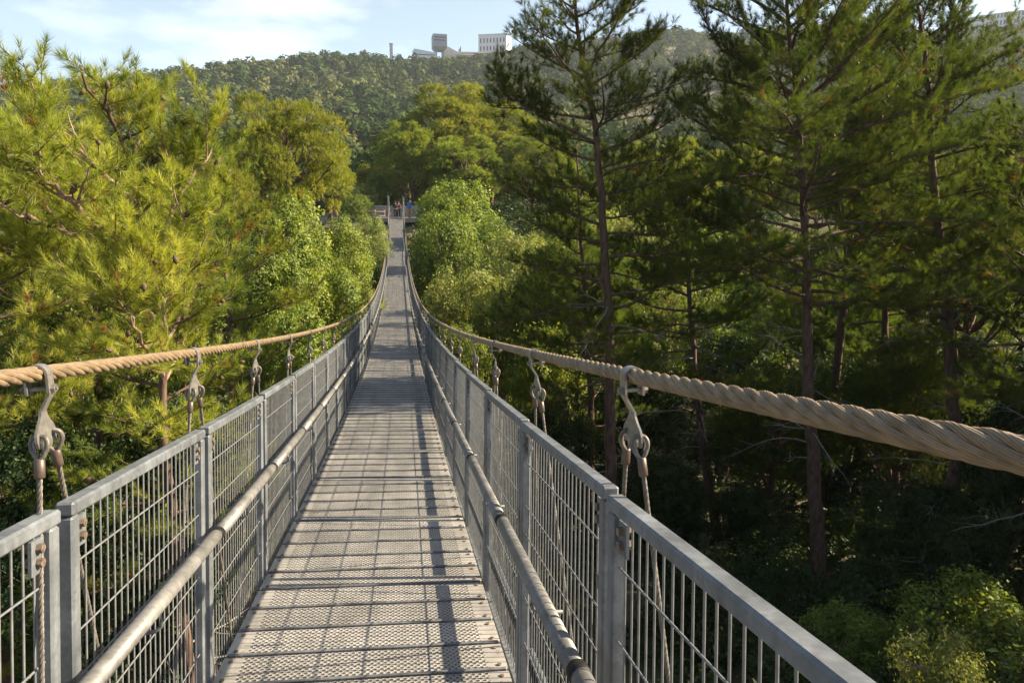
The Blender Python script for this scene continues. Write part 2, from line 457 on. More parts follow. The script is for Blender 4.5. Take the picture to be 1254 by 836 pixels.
# ------------------------------------------------------------------ terrain
VY = [-400, -60, -20, -4, -1.2, 0, 3, 8, 14, 25, 38, 50, 62, 71, 76, 78, 92]
VZ = [20, 4, -.5, -1.9, -2.2, -4.2, -5.6, -7.4, -9, -11.8, -13.5, -12, -8.5, -4.6, -2.4, -1.85, -1.5]
RIDGE = [(-700, 140), (-300, 130), (0, 118), (120, 108), (200, 98), (300, 88), (400, 75), (450, 74), (480, 79), (550, 83), (600, 79), (640, 70), (700, 58), (770, 48), (840, 47), (1000, 42), (1150, 50), (1254, 42), (1600, 40), (2400, 60)]
_raz, _rel = [], []
for px_, py_ in RIDGE:
    d_ = ray(px_, py_)
    _raz.append(math.atan2(d_[0], d_[1])); _rel.append(d_[2]/math.hypot(d_[0], d_[1]))
RR = 690.0


def fbm(x, y, s, seed=0):
    x = np.asarray(x, float)/s; y = np.asarray(y, float)/s
    o = 0
    for k, (a, f_) in enumerate(((1, 1), (.5, 2.1), (.25, 4.3))):
        o = o + a*(np.sin(x*f_*1.3 + seed + k*1.7 + 1.9*np.sin(y*f_*.9 + k))*np.cos(y*f_*1.1 + seed*2.3 + k*.6 + 1.4*np.sin(x*f_*.7 + 2*k)))
    return o


def ground(x, y):
    x = np.asarray(x, float); y = np.asarray(y, float)
    val = np.interp(y, VY, VZ)
    r = np.hypot(x, y); az = np.arctan2(x, y)
    zr = RR*np.interp(az, _raz, _rel)
    s = np.clip((r-90)/(RR-90), 0, 1)
    hill = (zr+1.5)*s**1.55
    hill = hill - np.clip(r-RR-25, 0, None)*.16
    w = np.clip((y-60)/60, 0, 1)
    rough = fbm(x, y, 9, 1)*.35*np.clip((np.abs(x)-1.5)/6, 0, 1) + fbm(x, y, 60, 4)*np.clip((r-110)/200, 0, 1)*2.6
    side = .012*np.clip(np.abs(x)-6, 0, 60)*np.clip((76-y)/60, 0, 1)*3
    return val + hill*w + rough + side


def ground_hit(px, py):
    d = ray(px, py); d = d/np.linalg.norm(d)
    t = 1.0
    while t < 900:
        p = CAM + d*t
        if p[2] < ground(p[0], p[1]): break
        t += .05 if t < 60 else .5
    return CAM + d*t


def ground_material():
    m_, nt, out = mat('forest_floor')
    p = nt.nodes.new('ShaderNodeBsdfPrincipled'); p.inputs['Roughness'].default_value = .95; p.inputs['Specular IOR Level'].default_value = .1
    c1, f1 = noise_col(nt, (.075, .065, .035), (.16, .12, .075), .5, 8, .35, .65)
    c2, f2 = noise_col(nt, (.07, .085, .035), (.30, .265, .21), .045, 9, .42, .58)
    mxx = nt.nodes.new('ShaderNodeMix'); mxx.data_type = 'RGBA'; mxx.inputs['Factor'].default_value = .5
    nt.links.new(c1, mxx.inputs[6]); nt.links.new(c2, mxx.inputs[7]); nt.links.new(mxx.outputs[2], p.inputs['Base Color'])
    b = nt.nodes.new('ShaderNodeBump'); b.inputs['Strength'].default_value = .7; b.inputs['Distance'].default_value = .15
    nt.links.new(f1, b.inputs['Height']); nt.links.new(b.outputs[0], p.inputs['Normal'])
    nt.links.new(p.outputs[0], out.inputs['Surface'])
    return m_


M['ground'] = ground_material()


def axis(fine, far, k):
    a = np.linspace(0, 1, k)
    return fine*a + far*a**3.2


gx = np.concatenate([-axis(70, 2400, 130)[::-1][:-1], axis(70, 2400, 130)])
gy = np.concatenate([-axis(10, 380, 30)[::-1][:-1], axis(110, 2800, 230)])
GX, GY = np.meshgrid(gx, gy)
GZ = ground(GX, GY)
nx, ny = len(gx), len(gy)
g = MB()
ii = (np.arange(ny-1)[:, None]*nx + np.arange(nx-1)[None, :]).reshape(-1)
g.add(np.stack([GX, GY, GZ], -1), np.stack([ii, ii+1, ii+nx+1, ii+nx], -1), smooth=True)
tag(g.build('ground', M['ground']), kind='structure')


# ------------------------------------------------------------------ the suspension bridge
YE = 75.5                                         # far end of the deck


def dz(y):
    return -1.7 - .172*y + .0023*y*y


def dslope(y):
    return -.172 + .0046*y


def shear(y):
    return -.05*np.clip(1 - y/40, 0, 1)


bridge = tag(empty('suspension_bridge', (0, -1.5, dz(-1.5))), 'grey steel footbridge with mesh railings hung from tan twisted cables', 'footbridge')
B0 = np.array([0, -1.5, dz(-1.5)])


def part(o, p, rot=None):
    """places a part whose mesh is about its own origin at world point p under the bridge"""
    o.parent = bridge
    o.location = np.asarray(p) - B0
    if rot is not None: o.rotation_euler = rot
    return o


# deck planks
PW = .27
pb = MB()
pb.box((0, .0055, -.014), (1.366, .2475, .028), 0)
pb.box((0, -.1275, -.001), (1.35, .016, .027), 1, bev=.006)
for sx in (-1, 1):
    for sy in (-.085, .085):
        pb.tube([(sx*.643, sy, -.002), (sx*.643, sy, .007)], .011, 8, 2, smooth=False)
plank_me = pb.mesh('deck_plank', [M['plank'], M['lip'], M['bolt']])
ys = np.arange(-1.3, YE, PW)
rng = random.Random(5)
first_plank = np.argmax(ys > -.6)
rest = MB()
for i, y in enumerate(ys):
    z = float(dz(y)); a = math.atan(dslope(y)); s_ = -math.atan(shear(y))
    if 0 <= i - first_plank < 100:
        o = bpy.data.objects.new('deck_plank', plank_me); C.objects.link(o)
        part(o, (0, y, z + rng.uniform(-.0004, .0004)), (a, s_, 0))
    else:
        rot = np.array(Euler((a, s_, 0)).to_matrix())
        rest.box((0, y, z) + rot @ np.array([0, 0, -.014]), (1.366, .246, .028), 0, rot)
        rest.box((0, y, z) + rot @ np.array([0, -.1245, -.004]), (1.33, .016, .022), 1, rot)
o = rest.build('deck_plank', [M['plank'], M['lip']])
o['kind'] = 'stuff'
part(o, B0*0); o.location = -B0
# long beams and cross beams under the deck
yy = np.arange(-1.5, YE+.2, .5)
for x in (-.55, .55):
    b = MB()
    b.tube(np.stack([np.full_like(yy, x), yy, dz(yy)-.11 + shear(yy)*x], 1) - B0, .035, 6)
    o = b.build('deck_beam', M['galv'], bridge)

lt = MB()
rl = np.random.RandomState(8)
for i in range(900):
    y = .6 + 15*rl.uniform()**1.4; x = rl.choice([-1, 1])*(.66 - .6*rl.uniform()**2.2)
    z = float(dz(y)) + shear(y)*x + .004
    a = rl.uniform(0, 6.28); L_ = rl.uniform(.03, .06)
    d_ = np.array([math.cos(a), math.sin(a), math.sin(a)*dslope(y)])*L_
    n_ = np.array([-math.sin(a), math.cos(a), 0])*.0012
    p = np.array([x, y, z])
    lt.add([p-n_, p+n_, p+d_+n_*.4+(0, 0, .002), p+d_-n_*.4+(0, 0, .002)], [(0, 1, 2, 3)])
tag(lt.build('pine_litter', plain('dry_needles', (.13, .075, .035), (.22, .14, .07), 3, .9)), 'brown dry pine needles scattered over the walkway', 'litter', kind='stuff')

# railing panels
PL = 1.28
SIDE = {-1: dict(bot=-.705, top=-.675), 1: dict(bot=.712, top=.752)}
Y0 = {-1: 1.79, 1: 1.62}                          # where a panel joint meets the top rail
H_TOP, H_BOT = 1.205, -.10


def rail_lift(y):
    return .05*math.exp(-max(y, 0)/3.5) - .02


def panel_mesh(side):
    fr, inf = MB(), MB()
    Lp = PL - .035
    t = .05
    z0, z1 = H_BOT, H_TOP
    th = .038
    fr.box((0, 0, z1-th/2), (.047, Lp, th), 0, bev=.006)
    fr.box((0, 0, z0+.018), (.036, Lp-2*t-.002, .036), 0, bev=.004)
    for s in (-1, 1):
        fr.box((0, s*(Lp/2-.0225), (z0+z1-th)/2-.001), (.040, .043, z1-th-z0-.003), 0, bev=.006)
        # bolted corner lug
        fr.box((-side*.001, s*(Lp/2-t-.03), z1-t-.045), (.008, .058, .085), 0)
        for dz_ in (.02, .055):
            fr.tube([(-side*.018, s*(Lp/2-t-.03), z1-t-dz_-.005), (side*.02, s*(Lp/2-t-.03), z1-t-dz_-.005)], .012, 6, 1, smooth=False)
    if side > 0:
        fr.box((.028, 0, .175), (.02, Lp-2*t, .048), 0, bev=.004)
    n = 23
    for k in range(n):
        y = -Lp/2 + t + (k+.6)*(Lp-2*t)/(n+.2)
        inf.tube([(side*.004, y, z0+.036), (side*.004, y, z1-.037)], .0029, 6, 0, caps=False)
    for h in (.175, .367, .496, .64, .78, .98):
        inf.tube([(-side*.003, -Lp/2+t, z1-h), (-side*.003, Lp/2-t, z1-h)], .0031, 6, 0, caps=False)
    return fr.mesh('railing_panel', [M['galv'], M['bolt']]), inf.mesh('rod_infill', M['rod'])


def hand_mesh():
    a, b = MB(), MB()
    a.tube([(0, -PL/2+.02, 0), (0, PL/2-.02, 0)], .0275, 20)
    b.tube([(0, PL/2-.023, 0), (0, PL/2-.020, 0), (0, PL/2+.020, 0), (0, PL/2+.023, 0)], [.024, .0296, .0296, .024], 20)
    return a.mesh('handrail', M['handrail']), b.mesh('joint_sleeve', M['black'])


hand_me, sleeve_me = hand_mesh()
bk = MB()
far_rail = MB(); far_hand = MB()
YLIM = 62.0
for side in (-1, 1):
    fr_me, inf_me = panel_mesh(side)
    y = Y0[side] - PL*2 + PL/2
    lean = math.atan((SIDE[side]['top']-SIDE[side]['bot'])/(H_TOP-H_BOT))
    xm = SIDE[side]['bot'] + math.tan(lean)*(-H_BOT)
    hx = side*.60 + (.02 if side > 0 else .0)
    n_ind = 0
    while y < YE - .4:
        sl_ = dslope(y); c_ = 1/math.sqrt(1+sl_*sl_)
        a = math.atan(sl_)
        # the joint positions are those of the top rail; the panel base sits back along the deck normal
        yb = y + sl_*H_TOP*c_*1.0
        p0 = (xm, yb, float(dz(yb)) + rail_lift(yb) + rng.uniform(-.004, .004))
        e = Euler((a - .013*math.exp(-max(yb, 0)/14), lean, 0))
        hb = yb - sl_*.785*c_ - .10
        hp = (hx, hb, float(dz(yb-.1)) + (.785 if side > 0 else .755)*c_ + rail_lift(yb)*.6)
        if y < YLIM:
            o = bpy.data.objects.new('railing_panel', fr_me); C.objects.link(o); part(o, p0, e)
            q = bpy.data.objects.new('rod_infill', inf_me); C.objects.link(q); q.parent = o
            h = bpy.data.objects.new('handrail', hand_me); C.objects.link(h)
            part(h, hp, (a, 0, 0))
            s2 = bpy.data.objects.new('joint_sleeve', sleeve_me); C.objects.link(s2); s2.parent = h
            bkm = MB()
            zb = -.05
            bkm.tube([(0, -.06, -.026), (0, -.06, -.085), (side*.02, -.06, -.10), (side*.10, -.06, -.105)], .007, 6)
            s3 = bkm.build('handrail_bracket', M['galv'], h)
        else:
            rot = np.array(e.to_matrix()); t = .05; Lp = PL-.035
            P = np.array(p0)
            far_rail.box(P + rot @ np.array([0, 0, H_TOP-t/2]), (t, Lp, t), 0, rot)
            for s in (-1, 1):
                far_rail.box(P + rot @ np.array([0, s*(Lp/2-t/2), (H_BOT+H_TOP-t)/2]), (t*.9, t*.86, H_TOP-t-H_BOT-.004), 0, rot)
            for k in range(16):
                yy_ = -Lp/2+t+(k+.6)*(Lp-2*t)/16.2
                A_ = P + rot @ np.array([0, yy_, H_BOT]); B_ = P + rot @ np.array([0, yy_, H_TOP-t])
                far_rail.tube([A_, B_], .005, 4, 0, caps=False)
            r2 = np.array(Euler((a, 0, 0)).to_matrix())
            far_hand.tube([np.array(hp)+r2 @ np.array([0, -PL/2, 0]), np.array(hp)+r2 @ np.array([0, PL/2, 0])], .0275, 8)
        y += PL*c_**-0*1.0*math.cos(a)**0
o = far_rail.build('railing_panel', M['galv'], bridge); o['kind'] = 'stuff'; o.location = -B0
o = far_hand.build('handrail', M['handrail'], bridge); o['kind'] = 'stuff'; o.location = -B0

# main cables: six strands laid into a rope
CX = {-1: -.70, 1: .80}
CR = .0200


def cab_h(y):
    return 1.30 + .00022*(y-37.4)**2 + .0*y


def cable_pt(side, y):
    y = np.asarray(y, float)
    return np.stack([np.full_like(y, CX[side]), y, dz(y) + cab_h(y) - (.042 if side > 0 else 0)*np.clip(1-y/30, 0, 1)], -1)


def cable(side):
    mb = MB()
    LAY = .325
    y1 = 26.0
    step = .0115
    yv = np.arange(-1.5, y1, step)
    P = cable_pt(side, yv)
    n = len(yv)
    T = np.gradient(P, axis=0); T /= np.linalg.norm(T, axis=1, keepdims=True)
    A = np.tile(np.array([1., 0, 0]), (n, 1)); B = np.cross(A, T); B *= np.sign(B[:, 2:3])
    ns, sides = 6, 9
    rs = CR*.36; rc = CR - rs
    strand = []
    for k in range(ns):
        th = -2*math.pi*yv/LAY + k*2*math.pi/ns
        D = np.cos(th)[:, None]*A + np.sin(th)[:, None]*B
        Cn = P + rc*D
        Tn = np.gradient(Cn, axis=0); Tn /= np.linalg.norm(Tn, axis=1, keepdims=True)
        E = np.cross(Tn, D)
        ph = np.arange(sides)*2*math.pi/sides
        V = Cn[:, None] + rs*1.12*(np.cos(ph)[None, :, None]*D[:, None] + np.sin(ph)[None, :, None]*E[:, None])
        i = np.arange(n-1)[:, None]*sides; j = np.arange(sides)[None]; kk = (j+1) % sides
        F = np.stack([i+j, i+kk, i+sides+kk, i+sides+j], -1).reshape(-1, 4)
        mb.add(V.reshape(-1, 3) - B0, F, 0, None, True)
        s_ = np.zeros((n, sides, 3), np.float32); s_[..., 0] = np.where(ph > math.pi, 2*math.pi-ph, ph)[None]; s_[..., 1] = yv[:, None]; s_[..., 2] = k
        strand.append(s_.reshape(-1, 3))
    yv = np.arange(y1, YE+.3, .25)
    P = cable_pt(side, yv)
    mb.tube(P - B0, CR*.98, 8, 0)
    strand.append(np.zeros((len(yv)*8, 3), np.float32))
    o = mb.build('main_cable', M['cable'], bridge)
    at_ = o.data.attributes.new('strand', 'FLOAT_VECTOR', 'POINT')
    at_.data.foreach_set('vector', np.concatenate(strand).reshape(-1))
    return o


for s in (-1, 1): cable(s)


# hangers: a bent strap over the cable, a forked plate and two wire ropes down to the deck
def hanger_meshes(side):
    st = MB()
    w = .018; th = .006
    rr_ = CR + th/2 + .0015
    path = [(side*(rr_), -.058, w), (side*rr_, -.02, w)]
    for k in range(0, 13):
        an = math.pi*k/12
        path.append((side*rr_*math.cos(an), rr_*math.sin(an), w))
    path += [(-side*rr_, -.03, w), (-side*rr_, -.055, w), (-side*rr_*.85, -.065, w*.9), (-side*.005, -.096, w*.85), (0, -.106, w*.9)]
    p = np.array([(a, b) for a, b, c in path]); ww = np.array([c for *_, c in path])
    t = np.gradient(p, axis=0); t /= np.linalg.norm(t, axis=1, keepdims=True); nn = np.stack([t[:, 1], -t[:, 0]], 1)
    V = []
    for q, n_, h in zip(p, nn, ww):
        for sy, sn in ((-1, -1), (1, -1), (1, 1), (-1, 1)):
            V.append((q[0]+n_[0]*th/2*sn, sy*h, q[1]+n_[1]*th/2*sn))
    n = len(p)
    F = [[4*i+a, 4*i+(a+1) % 4, 4*(i+1)+(a+1) % 4, 4*(i+1)+a] for i in range(n-1) for a in range(4)] + [[0, 1, 2, 3], [4*n-4, 4*n-3, 4*n-2, 4*n-1]]
    st.add(V, F, 0)
    half = [(.0165, -.104), (.020, -.118), (.034, -.136), (.052, -.152), (.060, -.168), (.060, -.186), (.054, -.202), (.046, -.204),
            (.0445, -.192), (.048, -.182), (.0455, -.171), (.038, -.166), (.030, -.171), (.0275, -.182), (.031, -.192), (.031, -.204), (.022, -.212), (.0, -.213)]
    poly = half + [(-a, b) for a, b in half[::-1][1:]]
    # split into convex-ish faces: use a single n-gon, Blender triangulates it
    st.prism(poly, th, ((0, 0, 0), (0, 1, 0), (0, 0, 1), (1, 0, 0)), 0)
    bo = MB()
    bo.tube([(-side*(rr_+.016), 0, -.043), (side*(rr_+.018), 0, -.043)], .0065, 8, 0, smooth=False)
    bo.tube([(-side*(rr_+.003), 0, -.043), (-side*(rr_+.012), 0, -.043)], .0125, 6, 0, smooth=False)
    bo.tube([(side*(rr_+.003), 0, -.043), (side*(rr_+.014), 0, -.043)], .0125, 6, 1, smooth=False)
    # two ropes, each with a pear-shaped eye
    ropes = []
    for sy in (-1, 1):
        ro, fe = MB(), MB()
        top = np.array([0, sy*.038, -.168]); foot = np.array([side*.03, sy*.38, -1.80])
        d = foot-top; d /= np.linalg.norm(d)
        ax = np.array([1., sy*.25, 0.]); ax -= d*(ax @ d); ax /= np.linalg.norm(ax)
        LL = .068
        pts = []
        for k in range(0, 33):
            q_ = k/32
            v_ = abs(2*q_-1)                       # 1 at the neck, 0 at the crown of the eye
            h_ = LL*(v_**1.25)
            wd = .0205*(math.sqrt(max(0, 1-((h_-.022)/.022)**2)) if h_ < .022 else (math.cos((h_-.022)/(LL-.022)*math.pi/2)*.86+.14))
            pts.append(top + d*h_ + ax*wd*(1 if q_ > .5 else -1))
        ro.tube(pts, .0062, 8, 0)
        mid_ = top + d*.027
        ro.tube([mid_ + (q-mid_)*.74 for q in pts[3:-3]], .0035, 6, 1)
        fp = top + d*.063
        fe.tube([fp, fp+d*.004, fp+d*.050, fp+d*.054], [.009, .0122, .0122, .009], 14, 0)
        # laid rope: three strands twisted
        nn_ = 150
        tt = np.linspace(.07, np.linalg.norm(foot-top), nn_)
        e2 = np.cross(d, ax)
        for k in range(4):
            an = tt*2*math.pi/.075 + k*math.pi/2
            ro.tube(top + d*tt[:, None] + .0034*(np.cos(an)[:, None]*ax + np.sin(an)[:, None]*e2), .0036, 5, 0, caps=False)
        ropes.append((ro.mesh('hanger_rope', [M['wire'], M['steel']]), fe.mesh('ferrule', M['ferrule'])))
    return st.mesh('hanger', M['steel']), bo.mesh('clamp_bolt', [M['steel'], M['bolt']]), ropes


HY0 = {-1: 1.84, 1: 1.66}
far_h = MB()
for side in (-1, 1):
    hm, bm_, ropes = hanger_meshes(side)
    y = HY0[side] - PL*2
    while y < YE - .6:
        p = cable_pt(side, y)
        sc = (float(cab_h(y))+.02)/1.57
        if y < YLIM:
            o = bpy.data.objects.new('hanger', hm); C.objects.link(o)
            o.scale = (1, .95, .9)
            part(o, p, (math.atan(dslope(y))*.6, rng.uniform(-.05, .05), rng.uniform(-.12, .12)))
            q = bpy.data.objects.new('clamp_bolt', bm_); C.objects.link(q); q.parent = o
            for rm, fm in ropes:
                q = bpy.data.objects.new('hanger_rope', rm); C.objects.link(q); q.parent = o
                q2 = bpy.data.objects.new('ferrule', fm); C.objects.link(q2); q2.parent = o
        else:
            far_h.tube([p, p - np.array([0, 0, .27])], .02, 6)
            for sy in (-1, 1):
                far_h.tube([p - np.array([0, -sy*.04, .25]), p + np.array([0, sy*.36, -1.5])], .008, 5)
        y += PL
o = far_h.build('hanger', M['steel'], bridge); o['kind'] = 'stuff'; o.location = -B0

# end portals
for yt in (-1.5, YE+.25):
    for side in (-1, 1):
        b = MB()
        zz = float(dz(yt))
        b.box((side*.80, yt, zz+.95), (.17, .20, 2.5), 0, bev=.02)
        b.box((side*.80, yt, zz+2.22), (.24, .27, .05), 0, bev=.01)
        b.box((side*.80, yt, zz-.35), (.5, .6, .35), 1, bev=.03)
        o = b.build('tower_post', [M['paint_grey'], M['concrete']], bridge); o.location = -B0
b = MB()
yt = YE+.25
b.box((1.02, yt-.02, float(dz(yt))+2.28), (.30, .22, .24), 0, bev=.05)
b.box((.92, yt-.02, float(dz(yt))+2.10), (.06, .06, .3), 0)
o = b.build('floodlight', M['black'], bridge); o.location = -B0

# ------------------------------------------------------------------ trees
def unit(v):
    v = np.asarray(v, float)
    return v/(np.linalg.norm(v, axis=-1, keepdims=True) + 1e-9)


def needles(mb, S, D, L, rs, n, nl, nw, colour, mat_=0):
    """S start, D direction, L length of shoots; n needles on each, as slim triangles"""
    k = len(S)
    t = rs.uniform(0, 1, (k, n))**.75
    az = rs.uniform(0, 2*math.pi, (k, n))
    up = np.where(np.abs(D[:, 2:3]) < .9, np.array([[0, 0, 1.]]), np.array([[1., 0, 0]]))
    A = unit(np.cross(D, up)); B = np.cross(D, A)
    base = S[:, None] + D[:, None]*(L[:, None]*t)[..., None]
    sp = rs.uniform(.45, 1.25, (k, n)) * (1.15 - .7*t)          # outer needles point forward
    rad = np.cos(az)[..., None]*A[:, None] + np.sin(az)[..., None]*B[:, None]
    nd = unit(D[:, None]*np.cos(sp)[..., None] + rad*np.sin(sp)[..., None])
    ln = nl*rs.uniform(.75, 1.15, (k, n))
    side = unit(np.cross(nd, rs.normal(size=(k, n, 3))))
    tip = base + nd*ln[..., None]
    v = np.stack([base - side*nw/2, base + side*nw/2, tip], 2).reshape(-1, 3)
    col = np.repeat(colour, n) + rs.uniform(-.06, .06, k*n)*(np.repeat(colour, n) < .9)
    f = np.arange(k*n*3).reshape(-1, 3)
    mb.add(v, f, mat_, np.clip(col, 0, 1))


def curve(p0, d, L, bend, n, rs, wob=.06):
    pts = [np.asarray(p0, float)]
    d = unit(d)
    for i in range(n):
        d = unit(d + bend/n + rs.normal(size=3)*wob)
        pts.append(pts[-1] + d*L/n)
    return np.array(pts)


def twigs_on(line, r0, L, rs, bk, shoots, twig_gap=.16, start=.25, tw=(.38, .34), shoot_gap=.085, up=.35, bare=0.):
    """side twigs on a limb polyline, shoots on the twigs; appends bark tubes and (start, dir, len) shoots"""
    seg = np.linalg.norm(np.diff(line, axis=0), axis=1); cum = np.concatenate([[0], np.cumsum(seg)]); T = cum[-1]
    s = start*T; k = rs.randint(2)
    while s < T:
        i = min(np.searchsorted(cum, s)-1, len(line)-2); i = max(i, 0)
        f = (s-cum[i])/max(seg[i], 1e-6)
        p = line[i]*(1-f) + line[i+1]*f
        d = unit(line[i+1]-line[i])
        sd = unit(np.cross(d, [0, 0, 1.]) + 1e-6)*(1 if k % 2 else -1)
        k += 1
        dirn = unit(d*rs.uniform(.4, 1.0) + sd*rs.uniform(.5, 1.0) + np.array([0, 0, 1])*rs.uniform(-.25, .55))
        tl = (tw[0]*L*(1-s/T) + tw[1])*rs.uniform(.6, 1.25)
        q = curve(p, dirn, tl, np.array([0, 0, up]), 4, rs, .1)
        bk.tube(q, np.linspace(max(.004, r0*.35*(1-.6*s/T)), .003, 5), 4, 0, caps=False)
        if rs.uniform() > bare:
            u = tl*.18
            while u < tl:
                g_ = u/tl*4; j = min(int(g_), 3); fp = q[j]*(1-(g_-j)) + q[j+1]*(g_-j)
                dd = unit(unit(q[j+1]-q[j])*.7 + rs.normal(size=3)*.55 + np.array([0, 0, up*1.2]))
                shoots.append((fp, dd, rs.uniform(.05, .13)))
                u += shoot_gap*rs.uniform(.7, 1.3)
            shoots.append((q[-1], unit(unit(q[-1]-q[-2]) + np.array([0, 0, .5])), rs.uniform(.07, .15)))
        s += twig_gap*rs.uniform(.6, 1.4)
    shoots.append((line[-1], unit(line[-1]-line[-2] + np.array([0, 0, .3])), .15))


def ellipsoids(mb, P, r, l, rs, mat_):
    """small cone-shaped bodies"""
    base = np.array([(0, 0, -1), (1, 0, -.35), (0, 1, -.35), (-1, 0, -.35), (0, -1, -.35), (.62, .62, .35), (-.62, .62, .35), (-.62, -.62, .35), (.62, -.62, .35), (0, 0, 1)], float)
    F = [(0, 2, 1), (0, 3, 2), (0, 4, 3), (0, 1, 4), (1, 2, 5), (2, 3, 6), (3, 4, 7), (4, 1, 8), (5, 2, 6), (6, 3, 7), (7, 4, 8), (8, 1, 5), (9, 5, 6), (9, 6, 7), (9, 7, 8), (9, 8, 5)]
    for p in P:
        d = unit(rs.normal(size=3) + np.array([0, 0, -.6]))
        a = unit(np.cross(d, [.3, .9, .1])); b = np.cross(d, a)
        V = base[:, :1]*a*r + base[:, 1:2]*b*r + base[:, 2:]*d*l + p
        mb.add(V, F, mat_, None, True)


def pine(trunk, r_base, seed, crown_from=.3, n_prim=44, reach=(2.4, .7), droop=-.1, nl=.10, nw=.004, nn=42, gap=.16, sgap=.085,
         limbs=(), bright=False, cones=60, dead=6, name='pine_tree', shape=.8, bark='bark', bare_up=0., tilt=(.05, .45), crown_top=.98, limb_tw=(.30, .22)):
    """trunk: polyline in local coordinates (base at the origin). Returns the Empty with trunk and crown children"""
    rs = np.random.RandomState(seed)
    trunk = np.asarray(trunk, float)
    bk, cr_ = MB(), MB()
    seg = np.linalg.norm(np.diff(trunk, axis=0), axis=1); cum = np.concatenate([[0], np.cumsum(seg)]); T = cum[-1]
    tt = np.linspace(0, T, 40)
    tp = np.stack([np.interp(tt, cum, trunk[:, i]) for i in range(3)], 1)
    tp[1:-1] += rs.normal(size=(38, 3))*np.array([.012, .012, 0])
    bk.tube(tp, r_base*(1 - .86*(tt/T)**1.1)*(1+.25*np.exp(-tt/.5)), 9, 0)
    shoots = []
    az = rs.uniform(0, 6.28)
    for i in range(n_prim):
        f = crown_from + (crown_top-crown_from)*((i+.5)/n_prim)
        p = np.array([np.interp(f*T, cum, trunk[:, k]) for k in range(3)])
        az += 2.4 + rs.uniform(-.5, .5)
        u = (f-crown_from)/(1-crown_from)
        L = (reach[0]*(1-u)**shape + reach[1]*u)*rs.uniform(.6, 1.15)
        el = tilt[0] + tilt[1]*u**1.5 + rs.uniform(-.15, .15)
        d = np.array([math.cos(az)*math.cos(el), math.sin(az)*math.cos(el), math.sin(el)])
        r0 = min(.014+.009*L, r_base*.4)
        ln = curve(p, d, L, np.array([0, 0, droop+.3*u + .12]), 7, rs, .09)
        bk.tube(ln, np.linspace(r0, .006, 8), 6, 0, caps=False)
        twigs_on(ln, r0, L, rs, bk, shoots, gap, .22 if u > .3 else .35, shoot_gap=sgap, bare=.0)
    for lb, r0 in limbs:
        lb = np.asarray(lb, float); n0 = len(lb)
        t_ = np.linspace(0, n0-1, (n0-1)*5+1)
        ln = np.stack([np.interp(t_, np.arange(n0), lb[:, k]) for k in range(3)], 1)
        ln[1:] += rs.normal(size=(len(ln)-1, 3))*.018
        bk.tube(ln, np.linspace(r0, .008, len(ln)), 7, 3, caps=False)
        L = np.linalg.norm(np.diff(ln, axis=0), axis=1).sum()
        # secondary limbs
        for j in range(int(L*4.2)):
            k = rs.randint(len(ln)//4, len(ln)-1)
            d = unit(unit(ln[k+1]-ln[k])*.7 + rs.normal(size=3)*.6 + np.array([0, 0, .25]))
            l2 = rs.uniform(.25, .65)
            s2 = curve(ln[k], d, l2, np.array([0, 0, .5]), 5, rs, .1)
            bk.tube(s2, np.linspace(r0*.4, .005, 6), 5, 3, caps=False)
            twigs_on(s2, r0*.4, l2, rs, bk, shoots, gap, .3, limb_tw, sgap)
        twigs_on(ln, r0, L, rs, bk, shoots, gap, .35, (.12, .25), sgap)
    # bare dead limbs low on the trunk
    for i in range(dead):
        f = rs.uniform(max(.12, crown_from-.28), crown_from+.12)
        p = np.array([np.interp(f*T, cum, trunk[:, k]) for k in range(3)])
        a_ = rs.uniform(0, 6.28); L = rs.uniform(.6, 2.0)
        ln = curve(p, (math.cos(a_), math.sin(a_), rs.uniform(-.2, .2)), L, np.array([0, 0, -.25]), 6, rs, .13)
        bk.tube(ln, np.linspace(.016, .004, 7), 5, 1, caps=False)
        for j in range(rs.randint(4, 9)):
            k = rs.randint(2, 6)
            s2 = curve(ln[k], unit(ln[k]-ln[k-1]) + rs.normal(size=3)*.6, rs.uniform(.2, .6), np.array([0, 0, -.2]), 4, rs, .15)
            bk.tube(s2, np.linspace(.006, .002, 5), 4, 1, caps=False)
    S = np.array([s[0] for s in shoots]); D = np.array([s[1] for s in shoots]); Ls = np.array([s[2] for s in shoots])
    base = np.clip(.45 + .30*fbm(S[:, 0]*1.3 + S[:, 2]*.9, S[:, 1]*1.3 - S[:, 2]*1.1, .9, seed) + rs.uniform(-.25, .25, len(S)), 0, .92)
    br = rs.uniform(0, 1, len(S)) < .022
    base[br] = rs.uniform(.97, 1, br.sum())
    needles(cr_, S, D, Ls*(nl/.1)**.5, rs, nn, nl, nw, base)
    if cones:
        idx = rs.randint(0, len(S), cones)
        ellipsoids(bk, S[idx] - np.array([0, 0, .03]), .026, .05, rs, 2)
    root = empty(name)
    bk.build('trunk', [M['bark'], M['dead_wood'], M['cone'], M[bark]], root)
    cr_.build('crown', M['needle_sunlit' if bright else 'needle'], root)
    return root


